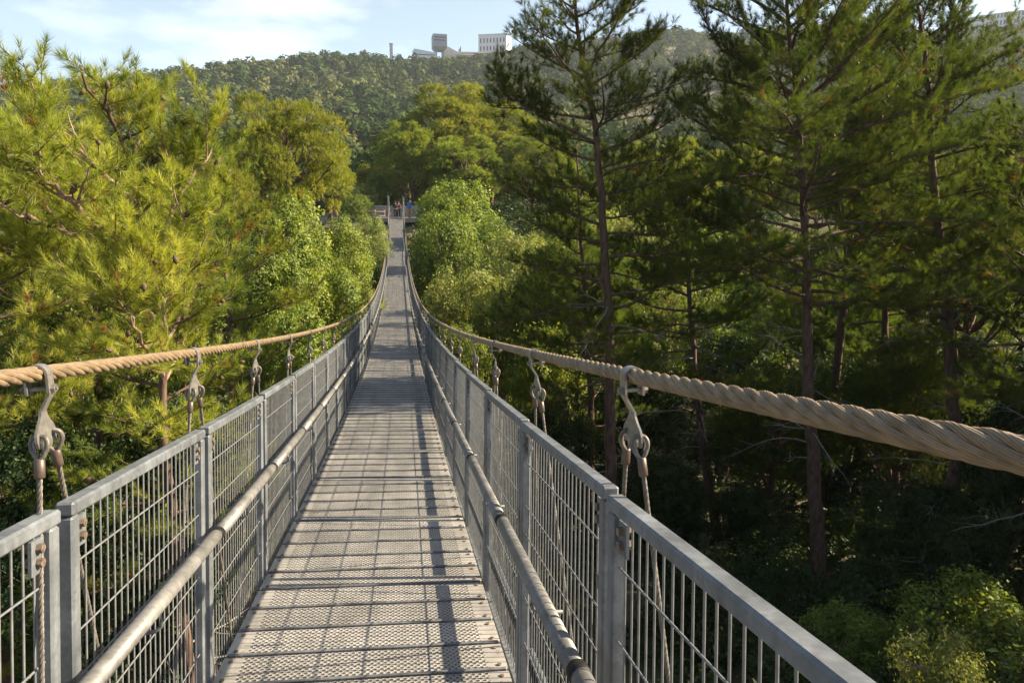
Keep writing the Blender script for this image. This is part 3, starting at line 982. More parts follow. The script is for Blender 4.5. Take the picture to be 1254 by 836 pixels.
def leaf_clumps(mb, centres, outs, rs, n, spread, size, colour, mat_=0):
    k = len(centres)
    off = rs.normal(size=(k, n, 3))*spread
    off += outs[:, None]*np.abs(rs.normal(size=(k, n, 1)))*spread*1.2
    p = centres[:, None] + off
    nrm = unit(outs[:, None]*1.0 + rs.normal(size=(k, n, 3))*.55 + np.array([0, 0, .2]))
    a = unit(np.cross(nrm, rs.normal(size=(k, n, 3)))); b = np.cross(nrm, a)
    s = size*rs.uniform(.45, 1.55, (k, n, 1))
    v = np.stack([p - a*s, p + b*s*.55 + nrm*s*.12, p + a*s, p - b*s*.55 + nrm*s*.12], 2).reshape(-1, 3)
    col = np.clip(np.repeat(colour, n) + rs.uniform(-.22, .22, k*n), 0, 1)
    mb.add(v, np.arange(k*n*4).reshape(-1, 4), mat_, col)


def broadleaf(seed, H=6., Wd=5., lobes=16, clumps=34, n=26, size=.075, material='leaf', name='broadleaf_tree', low=.12, spread=.13, bark='bark_grey'):
    rs = np.random.RandomState(seed)
    bk, cr_ = MB(), MB()
    Cc, O = [], []
    for i in range(lobes):
        u = (i+.5)/lobes
        z = H*(low + (1-low)*(u**.8)*.86)
        prof = math.sin(math.pi*min(1, .22+.72*u))**.8
        an = i*2.4 + rs.uniform(-.5, .5)
        rad = Wd/2*prof*rs.uniform(.3, .78)
        c = np.array([math.cos(an)*rad, math.sin(an)*rad, z])
        lr = (Wd*.155 + .10*H*.5)*rs.uniform(.6, 1.25)*(1.1-.35*u)
        q = unit(rs.normal(size=(clumps, 3)) + np.array([0, 0, .35]))
        # knobbly, ragged lobe
        rr = lr*(rs.uniform(.72, 1.06, (clumps, 1)))
        Cc.append(c + q*rr*np.array([1, 1, .85])); O.append(q)
        st = np.array([0, 0, 0.]) if i % 3 else np.array([0, 0, H*.25])
        ln = np.array([st*(1-t) + c*t + np.array([0, 0, .12*H*math.sin(math.pi*t)]) + rs.normal(size=3)*.04*H*.15*(0 < t < 1) for t in np.linspace(0, 1, 6)])
        bk.tube(ln, np.linspace(.035*H**.5, .012, 6), 6, 0, caps=False)
        for j in range(6):
            e = Cc[-1][rs.randint(clumps)]
            bk.tube([ln[4], (ln[4]+e)/2 + rs.normal(size=3)*.06, e], [.014, .009, .004], 4, 0, caps=False)
    bk.tube([(0, 0, -1.3*H), (.1, 0, -.5*H), (0, 0, H*.3)], [.06*H**.5, .05*H**.5, .035*H**.5], 8, 0)
    Cc = np.concatenate(Cc); O = np.concatenate(O)
    leaf_clumps(cr_, Cc, O, rs, n, spread, size, rs.uniform(.1, .9, len(Cc)))
    root = empty(name)
    bk.build('trunk', M[bark], root)
    cr_.build('crown', M[material], root)
    root['H'] = H; root['W'] = Wd
    return root


def mid_pine(seed, H=10., Wd=6., umbrella=.5, name='pine_tree', n_lobes=13, bright=True, ragged=False, mid=False, nl=.19, nw=.017, nn=30):
    """a pine seen from tens of metres: forked limbs carrying rounded cushions of tufts"""
    rs = np.random.RandomState(seed)
    bk, cr_ = MB(), MB()
    tr = curve((0, 0, 0), (0, 0, 1), H*.92, np.array([rs.uniform(-.2, .2), rs.uniform(-.2, .2), .2]), 10, rs, .04)
    bk.tube(np.concatenate([[(0, 0, -1.4*H)], tr]), np.concatenate([[.03*H], np.linspace(.020*H+.02, .03, 11)]), 8, 0)
    S, D = [], []
    n_lobes = int(n_lobes*1.7)
    ch = Wd*(.62 + .5*(1-umbrella))                  # crown depth
    cz = H - ch*.55
    for i in range(n_lobes):
        u = 1 - 2*(i+.5)/n_lobes*.86
        an = i*2.399 + rs.uniform(-.4, .4)
        hr_ = math.sqrt(max(0, 1-u*u))
        f = rs.uniform(.55, 1.0) if ragged else rs.uniform(.45, .8)
        c = np.array([math.cos(an)*hr_*Wd/2*f, math.sin(an)*hr_*Wd/2*f, cz + u*ch/2*f*1.05 + rs.uniform(-.2, .2)])
        k = int(np.clip((c[2]-.16*Wd)/(H*.92)*10, 2, 9)); c[:2] += tr[k][:2]*.6
        j = max(k-1, 1)
        ln = np.array([tr[j]*(1-t)+c*t - np.array([0, 0, .04*H*math.sin(math.pi*t)]) + rs.normal(size=3)*.05*(0 < t < 1) for t in np.linspace(0, 1, 6)])
        bk.tube(ln, np.linspace(.007*H+.01, .02, 6), 6, 0, caps=False)
        lr = Wd*(.135*rs.uniform(.55, 1.35) if ragged else .165*rs.uniform(.7, 1.25))
        m_ = int(170*(lr/1.1)**2)+30
        q = unit(rs.normal(size=(m_, 3)) + np.array([0, 0, .45]))
        pos = c + q*lr*rs.uniform(.6, 1.0, (m_, 1))*np.array([1, 1, .6])
        S.append(pos); D.append(unit(q + np.array([0, 0, .35]) + rs.normal(size=(m_, 3))*.45))
        for t in range(6):
            e = pos[rs.randint(m_)]
            bk.tube([ln[4], (ln[4]+e)/2, e], [.02, .014, .007], 4, 0, caps=False)
    S = np.concatenate(S); D = np.concatenate(D)
    col = np.clip(.45 + .22*fbm(S[:, 0] + S[:, 2]*.7, S[:, 1] - S[:, 2]*.9, 1.6, seed) + rs.uniform(-.28, .28, len(S)), 0, .92); br = rs.uniform(0, 1, len(S)) < .02; col[br] = .98
    needles(cr_, S - D*.12, D, np.full(len(S), .26), rs, nn, nl, nw, col)
    root = empty(name)
    bk.build('trunk', M['bark'], root)
    cr_.build('crown', M['needle_mid' if mid else ('needle_sunlit' if bright else 'needle')], root)
    root['H'] = H; root['W'] = Wd*(1.2 if ragged else 1)
    return root


SIZES = {}


def make(kind, fn, *a, **k):
    o = fn(*a, **k)
    SIZES[o.name] = (o['H'], o['W'])
    del o['H']; del o['W']
    return o


used = set()


def plant(proto, px, dist, top, width, label, cat='tree', group=None, spin=None, bottom=None):
    """stands a copy of a prototype where the column of pixel px meets the ground at that distance;
       top is the image row of the crown's top and width its width in pixels, which give the real size"""
    H, Wd = SIZES[proto.name] if proto.name in SIZES else SIZES[proto['src']]
    p = at(px, top, dist)
    z = float(ground(p[0], p[1]))
    depth = (p-CAM) @ cam_fw
    w = width/FPX*depth
    sx = w/Wd
    sz = min(max((p[2]-z+.15)/H, .8*sx), 1.3*sx)
    if proto.name not in used:
        used.add(proto.name); o = proto
    else:
        o = copy_tree(proto)
    o.location = (p[0], p[1], p[2]-H*sz)
    sp = (px*.37 + dist) % 6.28 if spin is None else spin
    o.rotation_euler = (0, 0, sp)
    o.scale = (sx, sx, sz)
    return tag(o, label, cat, group)


# ---- the near pines, each modelled on its own
def local(pts, base):
    return [np.asarray(q) - base for q in pts]


def px_line(pts, base):
    """polyline through (px, py, distance) points, relative to base"""
    return [at(*q) - base for q in pts]


# large sunlit pine close on the left
D0 = 8.2
b0 = at(196, 418, D0); b0[2] = ground(b0[0], b0[1]) - .2
tr = [np.zeros(3)] + px_line([(199, 520, D0), (200, 400, D0), (185, 320, D0+.1), (166, 248, D0+.2), (158, 185, D0+.2), (134, 145, D0+.1), (112, 112, D0), (98, 80, D0)], b0)
limbs = [
    (px_line([(196, 335, D0), (147, 297, D0-.5), (105, 262, D0-.8), (66, 232, D0-.9), (40, 205, D0-.9), (28, 180, D0-.9)], b0), .040),
    (px_line([(200, 385, D0), (215, 345, D0-.4), (222, 310, D0-.6), (226, 268, D0-.7)], b0), .03),
    (px_line([(192, 330, D0), (212, 246, D0+.1), (236, 217, D0), (258, 188, D0), (264, 150, D0)], b0), .03),
    (px_line([(160, 205, D0+.2), (172, 155, D0+.3), (180, 122, D0+.4)], b0), .02),
    (px_line([(196, 400, D0), (163, 346, D0+.7), (100, 343, D0+1.0), (40, 315, D0+1.3), (-30, 300, D0+1.5)], b0), .03),
    (px_line([(185, 320, D0), (120, 240, D0+.9), (60, 185, D0+1.3), (0, 175, D0+1.4), (-60, 165, D0+1.4)], b0), .035),
    (px_line([(166, 248, D0), (110, 200, D0-.3), (80, 165, D0-.2), (60, 145, D0-.1)], b0), .025),
    (px_line([(150, 300, D0), (70, 280, D0-.2), (10, 255, D0-.3), (-50, 220, D0-.3)], b0), .03),
    (px_line([(199, 420, D0), (232, 375, D0+.3), (240, 330, D0+.5), (268, 290, D0+.6)], b0), .022),
    (px_line([(199, 470, D0), (225, 420, D0+.5), (235, 380, D0+.4)], b0), .02),
    (px_line([(200, 430, D0), (205, 390, D0-.7), (190, 350, D0-1.0), (185, 315, D0-1.0)], b0), .022),
    (px_line([(200, 460, D0), (175, 420, D0-.8), (160, 385, D0-1.1), (150, 355, D0-1.1)], b0), .022),
]
t = pine(tr, .085, 11, .35, 34, (1.5, .3), -.05, nl=.115, nw=.0046, nn=50, gap=.10, sgap=.07, limbs=limbs, bright=True, cones=170, dead=5, limb_tw=(.4, .3), bark='bark_sunlit')
t.location = b0
tag(t, 'big sunlit pine at far left with long pale needles and bare twisted limbs', 'pine')

# the three tall backlit pines on the right
def tall(px, dist, trunk_px, seed, label, r=.14, **k):
    b = at(trunk_px[0][0], trunk_px[0][1], dist)
    d = ray(*trunk_px[0])
    z = float(ground(b[0], b[1]))
    pts = [at(x, y, dist) for x, y in trunk_px]
    pts = [np.array([pts[0][0], pts[0][1], z-.3])] + [q for q in pts if q[2] > z+.3]
    base = pts[0].copy()
    o = pine([q-base for q in pts], r, seed, **k)
    o.location = base
    return tag(o, label, 'pine', None)


def lim(o_base, pts): return px_line(pts, o_base)


def base_of(x, y, dist):
    b = at(x, y, dist); return np.array([b[0], b[1], float(ground(b[0], b[1]))-.3])


bb = base_of(748, 560, 13.5)
tall(748, 13.5, [(748, 560), (746, 400), (737, 250), (728, 150), (715, 80), (704, 10), (698, -70)], 21,
     'tall backlit pine with cones in its thin top, nearest one right of the deck', .15,
     crown_from=.40, n_prim=52, reach=(2.6, .9), droop=-.10, nl=.115, nw=.0048, nn=46, gap=.105, sgap=.07, cones=260, dead=12, shape=.7, tilt=(.0, .5),
     limbs=[(lim(bb, [(716, 95, 13.5), (745, 45, 13.3), (770, 5, 13.2), (785, -30, 13.2)]), .03), (lim(bb, [(730, 175, 13.5), (660, 140, 13.2), (625, 120, 13.2), (609, 95, 13.2)]), .03)])
bb = base_of(1005, 725, 15.0)
tall(1005, 15.0, [(1005, 725), (992, 520), (988, 400), (985, 250), (976, 110), (966, 40), (958, -60)], 22,
     'broad backlit pine whose bare trunk reaches the ground right of the thick near cable', .165,
     crown_from=.50, n_prim=66, reach=(3.3, 1.6), droop=-.06, nl=.115, nw=.0048, nn=44, gap=.105, sgap=.072, cones=320, dead=16, shape=.5, tilt=(.05, .5),
     limbs=[(lim(bb, [(978, 120, 15), (930, 90, 14.6), (885, 60, 14.3), (850, 10, 14.2)]), .05), (lim(bb, [(978, 110, 15), (1000, 70, 15.2), (1030, 30, 15.4), (1040, -10, 15.4)]), .04),
            (lim(bb, [(985, 330, 15), (920, 290, 14.6), (860, 270, 14.3), (830, 255, 14.2)]), .04)])
bb = base_of(1172, 520, 17.5)
tall(1172, 17.5, [(1172, 560), (1165, 470), (1160, 380), (1150, 280), (1141, 200), (1138, 120), (1128, 40), (1120, -40)], 23,
     'backlit pine with a forked reddish trunk near the right edge', .17,
     crown_from=.46, n_prim=52, reach=(2.5, .9), droop=-.04, nl=.115, nw=.0058, nn=44, gap=.11, sgap=.075, cones=300, dead=22, shape=.55,
     limbs=[(lim(bb, [(1143, 190, 17.5), (1155, 120, 17.3), (1160, 60, 17.2), (1162, 5, 17.1)]), .07), (lim(bb, [(1150, 260, 17.5), (1190, 240, 17.3), (1240, 230, 17.2)]), .04)])
tall(1085, 24, [(1085, 520), (1083, 300), (1078, 150), (1074, 70), (1070, 35)], 24,
     'shorter backlit pine standing between the two tallest pines at right', .15,
     crown_from=.36, n_prim=46, reach=(2.9, 1.1), nl=.15, nw=.011, nn=48, gap=.16, sgap=.11, cones=120, dead=8, shape=.6)
tall(1290, 15, [(1290, 560), (1285, 400), (1280, 280), (1274, 200), (1270, 150)], 25,
     'pine cut by the right edge of view with dark drooping boughs', .15,
     crown_from=.45, n_prim=38, reach=(2.6, .7), nl=.125, nw=.0075, nn=56, gap=.13, sgap=.095, cones=100, dead=10, shape=.7)
tall(868, 21, [(880, 690), (862, 560), (848, 420), (842, 330), (840, 270), (838, 215)], 26,
     'slim dark-trunked pine in deep shade between the first and second tall pines', .16,
     crown_from=.55, n_prim=34, reach=(3.0, .9), nl=.15, nw=.010, nn=48, gap=.15, sgap=.10, cones=60, dead=16, shape=.6)
tall(718, 21, [(725, 520), (718, 400), (712, 300), (708, 220), (706, 170)], 27,
     'dark low-boughed pine just behind the nearest tall pine at right', .14,
     crown_from=.30, n_prim=32, reach=(2.3, .6), nl=.15, nw=.010, nn=48, gap=.15, sgap=.10, cones=60, dead=8, shape=.7)
tall(-40, 10.5, [(-40, 520), (-35, 400), (-25, 300), (-10, 220), (0, 180)], 28,
     'pine at the left edge behind the big sunlit pine', .12,
     crown_from=.30, n_prim=34, reach=(2.2, .6), nl=.12, nw=.006, nn=58, gap=.125, sgap=.09, cones=60, dead=6, bright=True, shape=.7)
tall(280, 11.5, [(285, 520), (283, 420), (278, 320), (276, 250)], 29,
     'young pine with upright tufts beside the round-topped pine at left', .09,
     crown_from=.30, n_prim=30, reach=(1.7, .5), nl=.12, nw=.006, nn=56, gap=.12, sgap=.09, cones=30, dead=6, bright=True, shape=.7)
tall(120, 13, [(120, 540), (118, 420), (112, 330), (110, 280)], 30,
     'dark pine under the boughs of the big sunlit pine at left', .12,
     crown_from=.25, n_prim=34, reach=(2.6, .7), nl=.13, nw=.007, nn=56, gap=.13, sgap=.095, cones=40, dead=6, shape=.7)

# ---- prototypes for the woods
PN2 = make('pine', mid_pine, 42, 12, 7.0, .35, n_lobes=15)
PN3 = make('pine', mid_pine, 43, 9, 7.5, .75, n_lobes=12)
BL1 = make('oak', broadleaf, 51, 7, 5.5, 18, 40, 30, .07, 'leaf')
BL2 = make('oak', broadleaf, 52, 6, 6, 17, 42, 30, .07, 'leaf')
BL3 = make('oak', broadleaf, 53, 8, 5.5, 20, 40, 30, .07, 'leaf', spread=.15)
BP1 = make('oak', broadleaf, 54, 6, 6, 18, 44, 30, .06, 'leaf_pale', spread=.12)
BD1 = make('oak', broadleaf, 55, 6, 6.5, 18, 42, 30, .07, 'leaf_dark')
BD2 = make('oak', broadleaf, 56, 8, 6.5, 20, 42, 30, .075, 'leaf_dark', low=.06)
SH1 = make('bush', broadleaf, 57, 2.2, 2.8, 12, 40, 30, .035, 'leaf', name='bush', low=.05, spread=.075)
SH2 = make('bush', broadleaf, 58, 2.0, 3.0, 12, 40, 30, .035, 'leaf_dark', name='bush', low=.05, spread=.075)
SH3 = make('bush', broadleaf, 59, 1.8, 1.8, 9, 36, 30, .028, 'leaf_pale', name='bush', low=.05, spread=.07)

PR1 = make('pine', mid_pine, 49, 9.5, 7.5, .25, n_lobes=27, ragged=True, nl=.17, nw=.014, nn=34)
PF1 = make('pine', mid_pine, 46, 10, 7.0, .25, n_lobes=24, ragged=True, mid=True, nl=.22, nw=.026, nn=20)
PF2 = make('pine', mid_pine, 47, 11, 6.5, .05, n_lobes=27, ragged=True, mid=True, nl=.22, nw=.026, nn=20)
PF3 = make('pine', mid_pine, 48, 9, 7.5, .5, n_lobes=22, ragged=True, mid=True, nl=.22, nw=.026, nn=20)
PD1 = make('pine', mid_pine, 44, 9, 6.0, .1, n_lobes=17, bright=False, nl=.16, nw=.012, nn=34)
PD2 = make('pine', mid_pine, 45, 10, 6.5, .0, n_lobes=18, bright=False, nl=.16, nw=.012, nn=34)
GL = 'broadleaf trees crowding the ravine left of the bridge'
GR = 'broadleaf trees crowding the ravine right of the bridge'
# left of the bridge
plant(PR1, 350, 36, 106, 160, 'round-topped pale green pine in the left middle distance, its crown against the hill', 'pine')
plant(PR1, 402, 46, 180, 62, 'small pine lobe at the right shoulder of the round-topped left pine', 'pine')
plant(BL1, 352, 26, 232, 120, 'tall bright broadleaf tree directly below the round-topped pine', group=GL)
plant(BL3, 418, 36, 262, 84, 'broad sunlit tree leaning toward the left cable, below the far bridge end', group=GL)
plant(BP1, 452, 46, 262, 56, 'small grey-green tree hugging the left cable beneath the far bridge end', group=GL)
plant(BL2, 400, 27, 326, 120, 'low domed tree above the left cable where its hangers crowd together', group=GL)
plant(BL1, 330, 20, 300, 120, 'dense mid-green tree right of the big sunlit pine trunk', group=GL)
plant(BL2, 350, 17.5, 372, 130, 'lower bright bush-like tree just above the left cable', group=GL)
plant(BP1, 446, 32, 352, 56, 'narrow tree touching the left railing in the middle of the span', group=GL)
plant(BD1, 285, 24, 285, 110, 'shaded tree in the gap behind the young pine at left', group=GL)
plant(BL3, 90, 17, 330, 200, 'yellow-lit broadleaf tree low at far left under the pine boughs', group=GL)
plant(BP1, 15, 13, 372, 130, 'pale leafy bush at the left edge just above the cable', group=GL)
plant(BL2, 210, 20, 325, 150, 'mid-green broadleaf tree behind the big sunlit pine trunk', group=GL)
plant(BD2, 120, 24, 300, 210, 'dark broadleaf tree deep behind the big sunlit pine', group=GL)
plant(BD1, 60, 8.5, 520, 260, 'shaded undergrowth tree below the left cable and near hanger', group=GL)
plant(BD1, 230, 9.5, 480, 200, 'shaded undergrowth tree seen through the left railing mesh', group=GL)
plant(BD2, 320, 14, 450, 150, 'dark tree crown showing between left cable and left top rail', group=GL)
plant(BL2, 395, 22, 405, 90, 'sunlit crown between the left cable and the crowded hangers', group=GL)
plant(PN2, 20, 26, 170, 190, 'tall yellow-green pine behind the left-edge pine', 'pine')
plant(PN3, 200, 28, 185, 190, 'wide yellow-green pine behind the big sunlit pine', 'pine')
plant(PN2, 120, 34, 150, 170, 'distant pine whose tip shows left of the big pine top', 'pine')
plant(PR1, 262, 30, 180, 130, 'pine left of the round-topped pine, partly hidden by it', 'pine')
# far bank around the bridge end
plant(PF3, 412, 100, 208, 60, 'pale pine on the far bank left of the bridge end', 'pine')
plant(PF2, 450, 108, 200, 60, 'olive pine behind the pale wall, left of the portal posts', 'pine')
plant(BP1, 436, 84, 222, 60, 'low pale tree beside the left end of the pale wall', group=GL)
plant(PF2, 545, 92, 100, 135, 'large glowing pine behind the far bridge end, right of the portal', 'pine')
plant(PF2, 500, 104, 160, 80, 'pine directly behind the two portal posts', 'pine')
plant(PF2, 600, 96, 125, 120, 'spreading pine on the far bank left of the nearest tall pine', 'pine')
plant(PF1, 655, 88, 165, 120, 'far-bank pine half hidden by the nearest tall pine', 'pine')
plant(PF2, 484, 130, 172, 50, 'higher pine on the slope behind the bridge end', 'pine')
# right of the bridge
plant(BL1, 560, 62, 216, 125, 'tall bright tree right of the far bridge end', group=GR)
plant(BL3, 598, 52, 262, 100, 'tree below the tall bright tree right of the far bridge end', group=GR)
plant(BL2, 545, 48, 258, 115, 'round sunlit tree whose crown meets the right cable far down the span', group=GR)
plant(BP1, 572, 30, 328, 150, 'pale feathery tree above the right cable where its hangers crowd together', group=GR)
plant(BP1, 640, 40, 280, 140, 'sunlit broadleaf tree left of the nearest tall pine trunk', group=GR)
plant(BL2, 615, 28, 352, 120, 'bright green tree right of the pale feathery tree', group=GR)
plant(BL2, 560, 22, 398, 90, 'tree crown just behind the right cable and its small hangers', group=GR)
plant(BL1, 670, 24, 395, 130, 'dappled tree under the first tall pine, above the cable clamp', group=GR)
plant(BL3, 720, 46, 215, 140, 'sunlit tree glimpsed on both sides of the nearest tall pine trunk', group=GR)
plant(PF1, 800, 60, 170, 170, 'yellow-green pine glowing between the first and second tall pines', 'pine')
plant(BP1, 790, 40, 260, 150, 'pale sunlit tree between the first and second tall pines', group=GR)
plant(BL1, 860, 48, 262, 160, 'bright tree behind the slim dark-trunked pine', group=GR)
plant(PF3, 905, 80, 175, 130, 'pale pine behind the broad backlit pine at right', 'pine')
plant(BL3, 1075, 38, 300, 150, 'glowing broadleaf tree in the gap between the two bare trunks at right', group=GR)
plant(BP1, 1120, 32, 345, 130, 'yellow leaves glowing left of the forked reddish trunk', group=GR)
plant(BL1, 955, 44, 280, 130, 'bright tree showing left of the broad pine trunk', group=GR)
plant(PF2, 1110, 70, 190, 150, 'pale pine on the far slope behind the forked pine', 'pine')
plant(PF1, 1215, 75, 185, 140, 'pale pine on the far slope right of the forked pine', 'pine')
plant(BL2, 1215, 46, 265, 150, 'bright treetop near the right edge behind the forked pine', group=GR)
plant(PF3, 1010, 85, 180, 150, 'pale pine on the far slope behind the second tall pine', 'pine')
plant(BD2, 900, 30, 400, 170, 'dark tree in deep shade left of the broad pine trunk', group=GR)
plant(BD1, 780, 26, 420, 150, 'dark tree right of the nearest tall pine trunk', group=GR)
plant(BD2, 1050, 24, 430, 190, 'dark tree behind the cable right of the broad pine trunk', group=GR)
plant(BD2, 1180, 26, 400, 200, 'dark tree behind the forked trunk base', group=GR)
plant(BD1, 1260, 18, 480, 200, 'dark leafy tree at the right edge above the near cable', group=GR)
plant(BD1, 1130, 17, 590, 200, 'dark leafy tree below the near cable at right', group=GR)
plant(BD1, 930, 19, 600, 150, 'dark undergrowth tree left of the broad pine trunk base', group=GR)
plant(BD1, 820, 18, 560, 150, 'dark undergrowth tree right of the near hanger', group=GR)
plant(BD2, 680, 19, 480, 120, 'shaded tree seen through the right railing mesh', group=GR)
plant(SH2, 1070, 15.5, 690, 130, 'dark bush at the foot of the broad pine trunk', 'bush')
plant(SH2, 930, 13.5, 700, 140, 'dark bush between the right top rail and the broad pine trunk', 'bush')
plant(SH1, 1215, 11.5, 715, 220, 'wide green bush in the lower right corner', 'bush')
plant(SH3, 1165, 9.2, 782, 130, 'small yellow-lit bush beside the right top rail at the bottom edge', 'bush')
plant(SH1, 1040, 11.0, 745, 140, 'green bush just beyond the right top rail', 'bush')
plant(SH2, 850, 11.5, 680, 160, 'dark bush seen through the near right mesh panel', 'bush')
plant(SH2, 1190, 15, 640, 170, 'dark rounded bush behind the wide green bush', 'bush')

# trees added on the right bank, mostly out of view, to shade the ravine
def stand(proto, x, y, top, width, label, group=GR):
    H, Wd = SIZES[proto.name] if proto.name in SIZES else SIZES[proto['src']]
    o = copy_tree(proto)
    sx = width/Wd
    sz = min(max((top-float(ground(x, y)))/H, .8*sx), 1.5*sx)
    o.location = (x, y, top-H*sz); o.scale = (sx, sx, sz); o.rotation_euler = (0, 0, x*1.7+y)
    return tag(o, label, 'tree', group)


stand(BD2, 16.5, 10.5, 1.6, 7.5, 'dark tree added for shade on the right bank just outside the right edge of view')
stand(BD1, 12.0, 1.2, .2, 7.0, 'dark tree added for shade on the right bank level with the nearest railing panels')
stand(BD2, 11.0, -3.0, .6, 7.5, 'dark tree added for shade on the right bank behind the photographer')
stand(BD1, 17.5, 12.5, 2.6, 7.5, 'dark tree added for shade on the right bank behind the tree at the right edge')
stand(BD2, 20.0, 5.0, 3.5, 9.0, 'tall dark tree added for shade farther up the right bank')

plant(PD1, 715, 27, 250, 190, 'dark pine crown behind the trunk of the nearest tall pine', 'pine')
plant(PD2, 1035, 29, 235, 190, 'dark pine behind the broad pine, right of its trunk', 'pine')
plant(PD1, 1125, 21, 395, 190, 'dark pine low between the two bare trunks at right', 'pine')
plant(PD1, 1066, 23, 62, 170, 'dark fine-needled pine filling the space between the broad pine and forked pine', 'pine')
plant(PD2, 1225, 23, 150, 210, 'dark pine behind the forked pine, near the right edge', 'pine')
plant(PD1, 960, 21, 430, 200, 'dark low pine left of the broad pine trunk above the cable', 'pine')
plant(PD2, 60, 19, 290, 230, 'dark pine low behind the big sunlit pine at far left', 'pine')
plant(PF1, 505, 86, 150, 90, 'pine glowing just right of the far portal posts', 'pine')
plant(PF2, 575, 84, 165, 110, 'bushy pine on the far bank beside the large glowing pine', 'pine')
plant(BL1, 470, 90, 205, 60, 'leafy tree right behind the pale wall', group=GL)
plant(BL2, 520, 88, 212, 50, 'leafy tree at the right end of the pale wall', group=GR)
plant(BL2, 438, 78, 238, 46, 'leafy bush at the left end of the pale wall', 'tree', GL)
plant(BL1, 528, 76, 236, 44, 'leafy tree just below the right portal post', 'tree', GR)

assert used == set(SIZES), set(SIZES)-used

# ---- the wooded hill
def hill_wood():
    rs = np.random.RandomState(77)
    mb = MB()
    n = 18000
    r = np.sqrt(rs.uniform(112**2, 705**2, n))
    r[:700] = rs.uniform(670, 706, 700)
    az = rs.uniform(R(-46), R(60), n)
    x = r*np.sin(az); y = r*np.cos(az)
    keep = (y > 90)
    clear = fbm(x, y, 34, 9)
    pxa = np.degrees(az)
    gap = (clear > .50) & (r < 640)
    # rocky clearing low on the hill straight over the left of the bridge end
    rock_ = (np.abs(pxa - (-3.2)) < 2.6) & (r > 190) & (r < 360) & (fbm(x, y, 14, 3) > -.25)
    keep &= ~gap & ~rock_
    x, y, r = x[keep], y[keep], r[keep]
    z = ground(x, y)
    k = len(x)
    big = fbm(x, y, 55, 2)
    size = np.where(rs.uniform(0, 1, k) < .5 - .3*np.clip(big, -1, 1), rs.uniform(.8, 2.2, k), rs.uniform(3.0, 6.4, k))
    tall_ = rs.uniform(.8, 1.35, k)
    for lo, hi, nq, qs in ((0, 230, 260, .22), (230, 420, 130, .30), (420, 1000, 70, .40)):
        s = (r >= lo) & (r < hi)
        if not s.any(): continue
        c = np.stack([x[s], y[s], z[s] + size[s]*tall_[s]*.75], 1)
        q = unit(rs.normal(size=(s.sum(), nq, 3)) + np.array([0, 0, .3]))
        rad = size[s][:, None, None]*rs.uniform(.7, 1.08, (s.sum(), nq, 1))
        p = c[:, None] + q*rad*np.stack([np.ones(s.sum()), np.ones(s.sum()), tall_[s]*.8], 1)[:, None]
        nr = unit(q + rs.normal(size=q.shape)*.22)
        a = unit(np.cross(nr, rs.normal(size=q.shape))); b = np.cross(nr, a)
        h = (size[s]*qs)[:, None, None]*rs.uniform(.6, 1.2, (s.sum(), nq, 1))*.62
        v = np.stack([p-a*h, p+b*h*.8, p+a*h, p-b*h*.8], 2).reshape(-1, 3)
        col = np.clip(np.repeat(np.clip(rs.uniform(.0, .95, s.sum()) + .22*fbm(x[s], y[s], 80, 6), 0, 1), nq) + rs.uniform(-.1, .1, s.sum()*nq), 0, 1)
        small = np.repeat(size[s] < 2.5, nq)
        for q_, mi_ in ((~small, 0), (small, 1)):
            vv = v.reshape(-1, 4, 3)[q_].reshape(-1, 3)
            mb.add(vv, np.arange(len(vv)).reshape(-1, 4), mi_, col[q_])
    o = mb.build('hill_wood', [M['leaf_hill'], M['leaf_hill_pale']])
    tag(o, 'dense wood of rounded trees covering the far hillside up to its ridge', 'wood', kind='stuff')


hill_wood()


def undergrowth():
    """low scrub over the ravine floor and both banks"""
    rs = np.random.RandomState(91)
    mb = MB()
    n = 5200
    x = rs.normal(size=n)*38; y = rs.uniform(2, 125, n)
    x = np.where(rs.uniform(0, 1, n) < .5, x*.45, x + y*.25)
    keep = (np.abs(x) > 1.6) | ((y > 6) & (y < 70))
    keep &= ~((np.abs(x) < 9) & (y > 74) & (y < 90))
    x, y = x[keep], y[keep]
    z = ground(x, y)
    dist = np.hypot(x, y)
    for lo, hi, nc, nl_, sz in ((0, 18, 26, 26, .045), (18, 45, 14, 16, .085), (45, 400, 8, 12, .16)):
        s = (dist >= lo) & (dist < hi)
        k = s.sum()
        rad = rs.uniform(.5, 1.25, k)
        q = unit(rs.normal(size=(k, nc, 3)) + np.array([0, 0, .5])); q[..., 2] = np.abs(q[..., 2])
        c = np.stack([x[s], y[s], z[s]], 1)[:, None] + q*rad[:, None, None]*rs.uniform(.5, 1.1, (k, nc, 1))
        col = np.repeat(rs.uniform(.1, .9, k), nc)
        leaf_clumps(mb, c.reshape(-1, 3), q.reshape(-1, 3), rs, nl_, .10 if lo < 45 else .2, sz, col)
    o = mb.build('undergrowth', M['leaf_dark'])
    tag(o, 'low dark scrub covering the ravine floor and banks under the trees', 'undergrowth', kind='stuff')


undergrowth()

